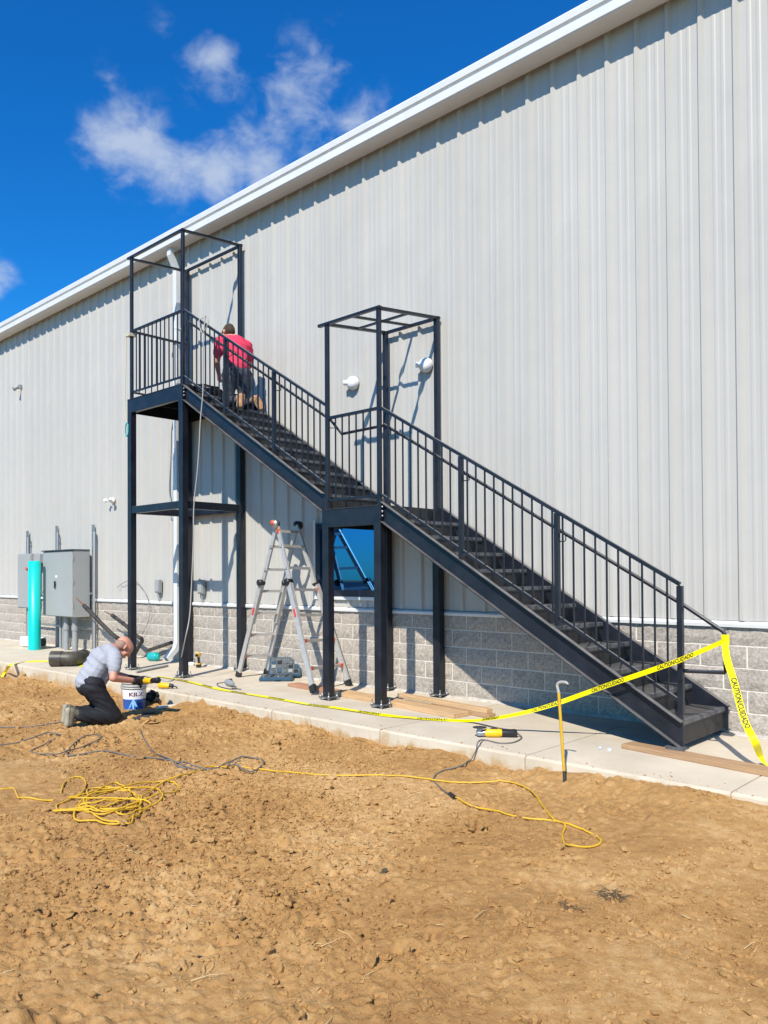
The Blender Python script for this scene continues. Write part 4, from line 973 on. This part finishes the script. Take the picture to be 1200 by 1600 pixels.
tag(MB().tube(gcp, .0062, 6).build('grinder_cord', 'greycord'), 'dark cord running from the angle grinder down onto the dirt', 'cord')
cp = ground_cord([(-40, 1228), (0, 1230), (20, 1229), (27, 1240), (32, 1246), (55, 1247), (84, 1249)], RC*.6, 6)
tag(MB().tube(cp, RC, 6).build('cord_end', 'yellow'), 'short yellow cord end entering beside the coil', 'cord')
s = lambda L_: [(x/2.4, 1100+y/2.4) for x, y in L_]
cp = ground_cord(s([(-60, 152), (0, 148), (60, 136), (120, 122), (190, 108), (235, 112), (180, 135), (130, 158), (118, 172), (160, 178), (225, 178), (275, 165), (335, 150), (380, 125), (362, 112), (300, 128), (262, 162), (256, 188), (330, 180), (400, 172), (500, 190), (590, 199), (650, 208), (700, 228), (760, 240), (820, 236)]), .010, 6)
tag(MB().tube(cp, .0066, 6).build('grey_cord', 'greycord'), 'dark grey cord looped on the dirt behind the kneeling man', 'cord')
cp = ground_cord(s([(525, 90), (532, 112), (545, 135), (575, 172), (640, 203), (665, 228), (700, 240), (660, 222), (690, 210), (740, 232), (800, 240), (840, 222), (880, 206), (930, 193), (978, 200), (987, 225), (945, 248), (885, 247), (850, 224), (900, 207)]), .011, 6)
tag(MB().tube(cp, .0066, 6).build('grey_cord', 'greycord'), 'dark grey cord running from the paint bucket to the yellow cord', 'cord')
cp = ground_cord(s([(-50, 82), (0, 82), (100, 80), (160, 74), (205, 66), (232, 62)]), .010, 6)
tag(MB().tube(cp, .0066, 6).build('grey_cord', 'greycord'), 'dark grey cord leading to the kneeling man\'s shoes', 'cord')
# pale cord hanging from the stair rail
hp = [(318, 496, -1.12), (311, 502, -1.17), (316, 520, -1.18), (325, 505, -1.17), (321, 494, -1.15), (318, 530, -1.18), (317, 575, -1.2), (317, 612, -1.21), (313, 660, -1.22), (311, 700, -1.23), (308, 740, -1.24), (303, 790, -1.25), (302, 850, -1.27), (299, 920, -1.3), (296, 965, -1.33), (289, 1000, -1.38)]
P = [atY(x, y, Y_) for x, y, Y_ in hp]+[atZ(279, 1045, .10), atZ(270, 1062, .012), atZ(258, 1064, .01), atZ(246, 1058, .01)]
tag(MB().tube(spline(P, 6), .0085, 8).build('hanging_cord', 'palecord'), 'pale cord hanging from the upper stair rail down to the walk', 'cord')
# lifting strap with a teal hook on the high tower post
x0 = UXL-.055
sp = thing('lifting_strap', (x0, YF-.04, 3.7), 'cream strap with a teal snap hook hanging from the high tower post', 'strap')
m_ = MB(); pts = spline([V(x0+.01, YF-.05, 5.22), V(x0-.03, YF-.05, 5.17), V(x0-.04, YF-.05, 4.9), V(x0-.075, YF-.05, 4.2), V(x0-.04, YF-.05, 3.98), V(x0-.012, YF-.05, 3.84)], 5)
for a_, b_ in zip(pts[:-1], pts[1:]): m_.bar(a_, b_, .006, .035, (1, 0, 0))
m_.build('webbing', 'strap', sp)
MB().tube(spline([V(x0-.01, YF-.05, 3.85), V(x0+.03, YF-.05, 3.80), V(x0+.025, YF-.05, 3.68), V(x0-.01, YF-.05, 3.64), V(x0-.045, YF-.05, 3.68), V(x0-.045, YF-.05, 3.80), V(x0-.01, YF-.05, 3.85)], 4), .010, 8).build('snap_hook', 'teal_d', sp)
MB().box(x0-.03, UXL+.03, YF-.062, YF+.06, 5.20, 5.25).build('loop', 'strap', sp)
# hose heap at the top of the upper flight
c = V(UX0+.15, YF+.30, Z2-RISE)
hh = thing('hose_bundle', c, 'tangled black hose and cords heaped on the top tread beside the man in red', 'hose')
rr = random.Random(3)
for k in range(9):
    P = []
    for i in range(10):
        a_ = i/10*2*math.pi*1.2+k; P.append(c+V(.10*math.cos(a_)+rr.uniform(-.03, .03), (.16+.05*rr.random())*math.sin(a_), .02+.016*k+.03*rr.random()))
    MB().tube(spline(P, 4), .011, 6).build('hose_loop', 'blackpl', hh)

# ------------------------------------------------------------ caution tape
def ribbon(name, pts, wid, words, parent, side, width=.075):
    """pts: centre line; wid: across vectors at each point; words: list of (s along 0..1, text)"""
    P = spline(pts, 10); Wd = spline(wid, 10)
    vs = []
    for p, w in zip(P, Wd): w = w.normalized()*width/2; vs += [p-w, p, p+w]
    n = len(P); o = MB().add(vs, [(3*i+j, 3*i+j+1, 3*i+4+j, 3*i+3+j) for i in range(n-1) for j in range(2)], True).build(name, 'tape', parent)
    L_ = [0]
    for a_, b_ in zip(P[:-1], P[1:]): L_.append(L_[-1]+(b_-a_).length)
    def ev(sv, t):
        sv = max(0, min(L_[-1]-1e-6, sv)); i = max(j for j in range(n-1) if L_[j] <= sv); k = (sv-L_[i])/(L_[i+1]-L_[i])
        p = P[i].lerp(P[i+1], k); w = Wd[i].lerp(Wd[i+1], k).normalized(); d = (P[i+1]-P[i]).normalized(); nn = d.cross(w).normalized()
        return p+w*t+nn*side*.0015
    for sc_, word in words:
        tv, tf = text_mesh(word, width*1.02)
        MB().add([ev(sc_*L_[-1]+v[0]*.72, v[1]*1.0) for v in tv], tf).build('lettering', 'ink', o)
    return o, L_[-1]
A = V(-2.268, HY-.025, .925)
tape = thing('caution_tape', (A.x, A.y, 0), 'yellow caution tape tied to the handrail end and strung along the walk', 'caution tape')
MB().box(-2.268-.026, -2.268+.026, HY-.026, HY+.026, .895, .975).build('knot', 'tape', tape, .006)
up = V(0, 0, 1)
pts = [A, atY(1063, 1031, -1.21), atY(1010, 1050, -1.235), atY(960, 1067, -1.25), atY(915, 1083, -1.27), atY(870, 1099, -1.29), atY(825, 1112, -1.32), atY(780, 1121, -1.36), atZ(735, 1126, .022), atZ(680, 1124, .016), atZ(640, 1121, .016), atZ(600, 1117, .016), atZ(560, 1111, .018), atZ(520, 1105, .016), atZ(480, 1100, .016), atZ(430, 1091, .016), atZ(380, 1083, .014), atZ(340, 1076, .016), atZ(300, 1066, .018), atZ(270, 1060, .016), atZ(245, 1056, .012)]
wid = [V(.1, -.35, .95), V(0, -.2, 1), V(0, -.1, 1), V(0, -.15, 1), V(0, -.25, 1), V(0, .3, 1), V(0, .6, .9), V(0, .8, .7), V(.1, .8, .45), V(.1, .9, .35), V(.1, 1, .2), V(.1, .9, .4), V(.1, 1, .2), V(.1, 1, .3), V(.1, 1, .15), V(0, 1, .3), V(.1, 1, .1), V(.1, 1, .3), V(.1, 1, .15), V(.1, 1, .05), V(.1, 1, .05)]
pts, wid = pts[::-1], wid[::-1]
ribbon('tape_strand', pts, wid, [(k, 'CAUTION/CUIDADO') for k in (.09, .18, .27, .36, .45, .54, .63, .72, .80, .875, .95)], tape, 1, .044)
d0 = cr+V(0, 0, .2)
pts2 = [A+V(.01, -.02, .0), atY(1136, 1030, -1.10), atY(1147, 1065, -1.13), atY(1156, 1100, -1.17), atY(1165, 1130, -1.22), atY(1180, 1160, -1.28), atZ(1190, 1185, .05), atZ(1200, 1196, .03), atZ(1222, 1206, .02)]
wid2 = [cr*.6+V(0, 0, .3), cr+V(0, 0, .25), cr+V(0, 0, .2), cr+V(0, 0, .2), cr+V(0, 0, .25), cr*.9+V(0, 0, .35), cr*.7+cf*.3, cr*.4+cf*.5, cf]
ribbon('tape_strand', pts2, wid2, [(.36, 'CAUTION/CUIDADO')], tape, 1, .058)
pts3 = [atZ(140, 1043, .012), atZ(118, 1038, .012), atZ(90, 1034, .014), atZ(60, 1033, .012), atZ(30, 1035, .012), atZ(15, 1040, .012), atY(8, 1050, SLAB_Y-.03), atY(-2, 1064, SLAB_Y-.10)]
t3 = thing('caution_tape', pts3[0], 'loose strip of yellow caution tape lying on the walk and over its edge', 'caution tape')
ribbon('tape_strand', pts3, [V(.1, 1, .1), V(.1, 1, .3), V(0, 1, .1), V(.1, 1, .3), V(0, 1, .1), V(.6, .5, 0), V(1, .2, 0), V(1, .1, 0)], [], t3, 1)

# ------------------------------------------------------------ straw and weeds
m_ = MB(); rr = random.Random(11)
def straws(mb, cx_, cy_, n, spread, l0, l1, up_=0.0):
    for _ in range(n):
        x, y = cx_+rr.gauss(0, spread), cy_+rr.gauss(0, spread); a_ = rr.uniform(0, 6.28); l_ = rr.uniform(l0, l1)
        if y > SLAB_Y-.04: continue
        p = G(x, y, .006); q = G(x+l_*math.cos(a_), min(y+l_*math.sin(a_), SLAB_Y-.03), .008+up_*l_*rr.random()); mid = (p+q)/2+V(rr.gauss(0, .012), rr.gauss(0, .012), .006)
        mb.tube([p, mid, q], [.0022, .0018, .001], 4)
for px, py, n in ((205, 1330, 5), (500, 1480, 4), (1180, 1487, 2), (745, 1440, 2), (300, 1530, 3), (650, 1240, 2)):
    c = onG(px, py); straws(m_, c.x, c.y, n, .04, .05, .14)
straws(m_, -3.2, -4.2, 14, 1.3, .03, .10)
tag(m_.build('dry_straw', 'straw'), 'stray bits of dry straw lying on the dirt', 'straw', kind='stuff')
for px, py, n, lab in ((955, 1400, 30, 'dark dry weed tuft lying on the bare dirt'), (893, 1420, 10, 'small dark twig sprig beside the weed tuft')):
    c = onG(px, py); m_ = MB(); straws(m_, c.x, c.y, n, .028, .03, .09, .3); tag(m_.build('dry_weed', 'weed'), lab, 'weed')
c = onG(555, 1147); m_ = MB()
for k in range(14):
    x = c.x+rr.gauss(-.3, .5); p = G(x, SLAB_Y-.03, 0); m_.tube([p, p+V(rr.gauss(0, .01), -.005, .06), p+V(rr.gauss(0, .03), -.02, rr.uniform(.08, .16))], [.0018, .0014, .0008], 4)
tag(m_.build('edge_weeds', 'straw'), 'sparse dry stems growing along the walk edge', 'weed', kind='stuff')

# ------------------------------------------------------------ people
def capsule(mb, p0, r0, p1, r1, ax=None, k=1.0, n=14):
    p0, p1 = Vector(p0), Vector(p1); d = p1-p0
    if d.length < 1e-5: d = V(0, 0, 1e-4)
    d.normalize(); a_ = Vector(ax) if ax is not None else (d.cross(V(0, 0, 1)) if abs(d.z) < .95 else V(1, 0, 0))
    e1 = (a_-d*a_.dot(d)).normalized(); e2 = d.cross(e1); vs = []
    prof = []
    for i in range(5): t = -math.pi/2+i*math.pi/8; prof.append((p0+d*(r0*math.sin(t)), r0*math.cos(t)))
    for i in range(1, 6): t = i*math.pi/10*1.0; t = (i-1)*math.pi/8; prof.append((p1+d*(r1*math.sin(t)), r1*math.cos(t)))
    for c_, r_ in prof:
        r_ = max(r_, 1e-4)
        for j in range(n): an = 2*math.pi*j/n; vs.append(c_+e1*(r_*k*math.cos(an))+e2*(r_*math.sin(an)))
    m0 = len(prof)
    fs = [(i*n+j, i*n+(j+1) % n, (i+1)*n+(j+1) % n, (i+1)*n+j) for i in range(m0-1) for j in range(n)]+[tuple(range(n-1, -1, -1)), tuple((m0-1)*n+j for j in range(n))]
    mb.add(vs, fs, True)
def skinned(name, caps, vox, m, parent, smooth=6, wrinkle=0, wscale=14, seed=1):
    mb = MB()
    for c_ in caps: capsule(mb, *c_)
    me = mb.mesh('tmp', m); o = bpy.data.objects.new('tmp', me); COL.objects.link(o)
    r_ = o.modifiers.new('r', 'REMESH'); r_.mode = 'VOXEL'; r_.voxel_size = vox; r_.use_smooth_shade = True
    s_ = o.modifiers.new('s', 'SMOOTH'); s_.iterations = smooth; s_.factor = .5
    out = bpy.data.meshes.new_from_object(o.evaluated_get(bpy.context.evaluated_depsgraph_get())); out.name = name
    bpy.data.objects.remove(o)
    out.polygons.foreach_set('use_smooth', np.ones(len(out.polygons), bool))
    if wrinkle:
        nv = len(out.vertices); co = np.empty(nv*3); out.vertices.foreach_get('co', co); co = co.reshape(-1, 3); no = np.empty(nv*3); out.vertices.foreach_get('normal', no); no = no.reshape(-1, 3)
        u_ = co[:, 2]*.85+.5*co[:, 1]+.3*co[:, 0]; v_ = co[:, 1]*.5-co[:, 2]*.5+co[:, 0]*.6
        w_ = .35-np.abs(fbm(u_*1.5+.05*np.sin(v_*9), v_*.42, wscale, 2, seed))*2.2+.5*fbm(v_, u_*.6, wscale*.5, 2, seed+9)
        co += no*(w_*wrinkle)[:, None]; out.vertices.foreach_set('co', co.ravel()); out.update()
    out.materials.clear(); out.materials.append(M[m])
    return link(name, out, parent)
def head_caps(T, c, fw, up, s=1.0):
    """skull, jaw, nose, ears in directions fw (face) and up"""
    c = Vector(c); fw = Vector(fw).normalized(); up = Vector(up); up = (up-fw*up.dot(fw)).normalized(); si = fw.cross(up)
    q = lambda a_, b_, d: c+(fw*a_+si*b_+up*d)*s
    caps = [(q(-.025, 0, .035), .083*s, q(.025, 0, .030), .080*s, si, .90), (q(.035, 0, -.015), .062*s, q(.045, 0, -.055), .050*s, si, .92), (q(.055, 0, -.095), .033*s, q(.045, 0, -.075), .043*s, si, 1.1),
            (q(.098, 0, .008), .011*s, q(.118, 0, -.025), .015*s), (q(.088, -.03, .022), .016*s, q(.088, .03, .022), .016*s), (q(.095, -.018, -.062), .010*s, q(.095, .018, -.062), .010*s)]
    for b_ in (-1, 1): caps += [(q(-.012, b_*.082, .010), .017*s, q(-.008, b_*.080, -.018), .013*s), (q(.06, b_*.045, -.012), .022*s, q(.05, b_*.05, -.03), .022*s)]
    return caps, q
def hand_caps(wr, d, palm_n, grip=.8, s=1.0):
    """wrist point, direction of the hand, palm normal (towards the thing held): palm, four curled fingers, thumb"""
    wr = Vector(wr); d = Vector(d).normalized(); pn = Vector(palm_n); pn = (pn-d*pn.dot(d)).normalized(); sd = d.cross(pn)
    caps = [(wr, .030*s, wr+d*.075*s, .034*s, sd, 1.25)]
    for i, (o_, L_) in enumerate(((-.033, .078), (-.011, .088), (.011, .082), (.032, .066))):
        b_ = wr+d*.088*s+sd*o_*s; p1 = b_+(d*.75+pn*.55*grip)*L_*.45*s; p2 = p1+(d*.1+pn*1.0*grip)*L_*.35*s; p3 = p2+(-d*.5+pn*.6)*L_*.28*s
        caps += [(b_, .0115*s, p1, .0105*s), (p1, .0105*s, p2, .0095*s), (p2, .0095*s, p3, .008*s)]
    b_ = wr+d*.03*s-sd*.035*s; p1 = b_+(d*.5-sd*.55+pn*.5)*.045*s; p2 = p1+(d*.6+pn*.7)*.035*s
    caps += [(b_, .015*s, p1, .0125*s), (p1, .0125*s, p2, .010*s)]
    return caps

def man_grey():
    kn = onG(178, 1126); F0 = V(.18, 1, 0).normalized(); Rr = V(F0.y, -F0.x, 0)      # facing the wall, his right side to the street
    O = kn-Rr*.13; O.z = float(gz_smooth(O.x, O.y))+.0
    T = lambda f, r, u: O+F0*f+Rr*r+V(0, 0, u)
    pn = thing('person', O, 'bald man in grey t-shirt and black trousers kneeling at the paint bucket with tool', 'person')
    hipR, hipL = T(-.23, .10, .43), T(-.23, -.10, .43); kR, kL = T(0, .14, .07), T(.04, -.13, .07)
    anR, anL = T(-.37, .13, .12), T(-.33, -.12, .12)
    pel = T(-.235, 0, .47); waist = T(-.19, 0, .57); chest = T(-.09, .0, .71); shC = T(.0, 0, .785)
    shR, shL = T(.0, .185, .74), T(.02, -.185, .73)
    elR, elL = T(-.06, .28, .52), T(.12, -.29, .50)
    wrR, wrL = T(.24, .17, .45), T(.30, -.10, .45)
    hc = T(.150, .01, .825)
    hcaps, hq = head_caps(T, hc, F0*.62+V(0, 0, -.70), F0*.75+V(0, 0, .62), 1.03)
    body = hcaps+[(T(.02, 0, .785), .062, T(.10, 0, .815), .058), (pel, .115, waist, .105, Rr, 1.25), (waist, .105, chest, .125, Rr, 1.25), (chest, .125, shC, .10, Rr, 1.4),
            (shC, .07, shR, .062), (shC, .07, shL, .062), (shR, .057, elR, .044), (elR, .045, wrR, .031), (shL, .057, elL, .044), (elL, .045, wrL, .031),
            (pel, .10, hipR, .09), (pel, .10, hipL, .09), (hipR, .085, kR, .06), (hipL, .085, kL, .06), (kR, .055, anR, .04), (kL, .055, anL, .04)]
    skinned('body', body, .010, 'skin', pn, 3)
    hair = [(hq(-.042, -.022, .0), .066, hq(-.042, .022, .0), .066), (hq(-.035, -.05, -.01), .030, hq(-.035, .05, -.01), .030)]
    skinned('hair', hair, .010, 'greyhair', pn, 3)
    for b_ in (-1, 1):
        MB().lathe(hq(.090, b_*.031, .004), hq(1, 0, 0)-hq(0, 0, 0), [(.011, -.004), (.008, .006), (0, .009)], 10).build('eye', 'label_w', pn)
        MB().tube([hq(.098, b_*.016, .024), hq(.096, b_*.046, .024)], .005, 6).build('eyebrow', 'greyhair', pn)
    shirt = [(T(-.25, 0, .47), .135, waist, .135, Rr, 1.30), (waist, .135, chest, .148, Rr, 1.28), (chest, .148, T(-.01, 0, .77), .112, Rr, 1.5), (T(-.03, 0, .77), .09, T(.03, 0, .79), .074, Rr, 1.15),
             (shC, .085, shR, .080), (shC, .085, shL, .080), (shR, .080, shR.lerp(elR, .60), .074), (shL, .080, shL.lerp(elL, .60), .074), (T(-.13, 0, .48), .10, T(-.02, 0, .62), .11, Rr, 1.3)]
    skinned('t_shirt', shirt, .011, 'greyshirt', pn, 3, .014, 9, 5)
    tr = [(T(-.25, 0, .43), .128, T(-.22, 0, .48), .122, Rr, 1.28), (hipR, .128, hipR.lerp(kR, .5), .105), (hipR.lerp(kR, .5), .105, kR+V(0, 0, .015), .088), (hipL, .128, kL+V(0, 0, .015), .090),
          (kR, .085, kR.lerp(anR, .5), .088), (kR.lerp(anR, .5), .088, anR, .068), (kL, .085, kL.lerp(anL, .5), .086), (kL.lerp(anL, .5), .086, anL, .068)]
    skinned('trousers', tr, .012, 'trousers', pn, 3, .012, 11, 8)
    for an, r_ in ((anR, .13), (anL, -.12)):
        sh = [(an+F0*(-.01)+V(0, 0, .01), .045, an-F0*.09+V(0, 0, .05), .043, Rr, .95), (an-F0*.09+V(0, 0, .055), .043, an-F0*.115+V(0, 0, -.075), .042, Rr, 1.05)]
        so_ = skinned('shoe', sh, .009, 'shoe', pn, 3)
        skinned('sole', [(an-F0*.135+V(0, 0, .075), .028, an-F0*.150+V(0, 0, -.085), .030, Rr, 1.45)], .008, 'shoesole', so_, 2)
    dirR = (T(.36, .06, .44)-wrR); dirL = (T(.38, -.02, .44)-wrL)
    skinned('glove', [(wrR-dirR.normalized()*.035, .039, wrR+dirR.normalized()*.02, .036)]+hand_caps(wrR, dirR, T(.1, -.6, -.5)-T(0, 0, 0), .8, 1.08), .0065, 'glove', pn, 2)
    skinned('glove', [(wrL-dirL.normalized()*.035, .039, wrL+dirL.normalized()*.02, .036)]+hand_caps(wrL, dirL, T(.1, .6, -.5)-T(0, 0, 0), .8, 1.08), .0065, 'glove', pn, 2)
    # the tool he works with, resting on the bucket rim
    grinder('yellow angle grinder held in black gloves over the paint bucket', T(.40, .03, .425), F0*.2-Rr*-.9+V(0, 0, .10))
man_grey()

def man_red():
    # kneeling upright on the treads of the upper flight, back to the street, facing uphill
    F0 = V(-.93, .36, 0).normalized(); Rr = V(F0.y, -F0.x, 0)
    zt = Z2-RISE*2; O = V(-9.00, -.66, zt)
    T = lambda f, r, u: O+F0*f+Rr*r+V(0, 0, u)
    pn = thing('person', O, 'man in red t-shirt, dark jeans and tan boots kneeling on the upper stair flight', 'person')
    kR, kL = T(.06, .13, .06), T(.05, -.11, .06); hipR, hipL = T(-.02, .10, .47), T(-.02, -.10, .47)
    anR, anL = T(-.40, .13, .02), T(-.43, -.09, .02)
    pel = T(-.02, 0, .52); waist = T(.0, 0, .64); chest = T(.06, 0, .84); shC = T(.12, -.02, .99)
    shR, shL = T(.12, .19, .93), T(.13, -.20, .95)
    elR, elL = T(.20, .27, .68), T(.24, -.22, .69)
    wrR, wrL = T(.40, .16, .56), T(.43, -.14, .56)
    hc = T(.225, -.05, 1.115)
    hcaps, hq = head_caps(T, hc, F0*.72-Rr*.25+V(0, 0, -.62), F0*.55+V(0, 0, .80), 1.0)
    body = hcaps+[(shC, .062, T(.19, -.04, 1.06), .056), (pel, .115, waist, .11, Rr, 1.25), (waist, .11, chest, .13, Rr, 1.25), (chest, .13, shC, .085, Rr, 1.4), (shC, .07, shR, .062), (shC, .07, shL, .062),
            (shR, .055, elR, .044), (elR, .045, wrR, .031), (shL, .055, elL, .044), (elL, .045, wrL, .031), (hipR, .09, kR, .06), (hipL, .09, kL, .06), (kR, .055, anR, .04), (kL, .055, anL, .04)]
    body += hand_caps(wrR, T(.12, -.05, -.12)-T(0, 0, 0), T(.0, -.7, -.4)-T(0, 0, 0), .7)+hand_caps(wrL, T(.12, .05, -.12)-T(0, 0, 0), T(0, .7, -.4)-T(0, 0, 0), .7)
    skinned('body', body, .008, 'skin', pn, 2)
    hair = [(hq(-.035, 0, .040), .088, hq(.03, 0, .052), .078, Rr, .93), (hq(-.055, 0, -.02), .068, hq(-.05, 0, .02), .074, Rr, 1.05)]
    skinned('hair', hair, .010, 'hair', pn, 2, .012, 40, 3)
    shirt = [(T(-.01, 0, .57), .142, waist, .135, Rr, 1.28), (waist, .135, chest, .150, Rr, 1.30), (chest, .150, T(.10, 0, .95), .115, Rr, 1.5), (T(.10, 0, .96), .09, T(.14, -.02, 1.01), .075, Rr, 1.15),
             (shC, .082, shR, .080), (shC, .082, shL, .080), (shR, .080, shR.lerp(elR, .62), .075), (shL, .080, shL.lerp(elL, .62), .075)]
    skinned('t_shirt', shirt, .011, 'redshirt', pn, 3, .014, 11, 15)
    tr = [(T(-.03, 0, .48), .128, T(-.01, 0, .57), .124, Rr, 1.28), (hipR, .122, hipR.lerp(kR, .5), .10), (hipR.lerp(kR, .5), .10, kR, .082), (hipL, .122, hipL.lerp(kL, .5), .10), (hipL.lerp(kL, .5), .10, kL, .082),
          (kR, .08, anR, .066), (kL, .08, anL, .066)]
    skinned('jeans', tr, .012, 'jeans', pn, 3, .012, 12, 18)
    skinned('belt', [(T(-.015, 0, .575), .131, T(-.012, 0, .60), .131, Rr, 1.28)], .012, 'blackpl', pn, 2)
    for an, s in ((anR, .06), (anL, -.03)):
        b1 = an-F0*.06+V(0, 0, .01); toe = an-F0*.12+Rr*s+V(0, 0, -.115)
        bo = skinned('boot', [(an+F0*.05, .058, b1, .060), (b1, .055, b1-F0*.03+V(0, 0, -.01), .055), (b1-F0*.02, .050, toe, .046, Rr, 1.05)], .009, 'boot', pn, 2)
        skinned('sole', [(b1-F0*.065+V(0, 0, .02), .030, toe-F0*.040+V(0, 0, -.01), .030, Rr, 1.5)], .008, 'bootsole', bo, 2)
man_red()
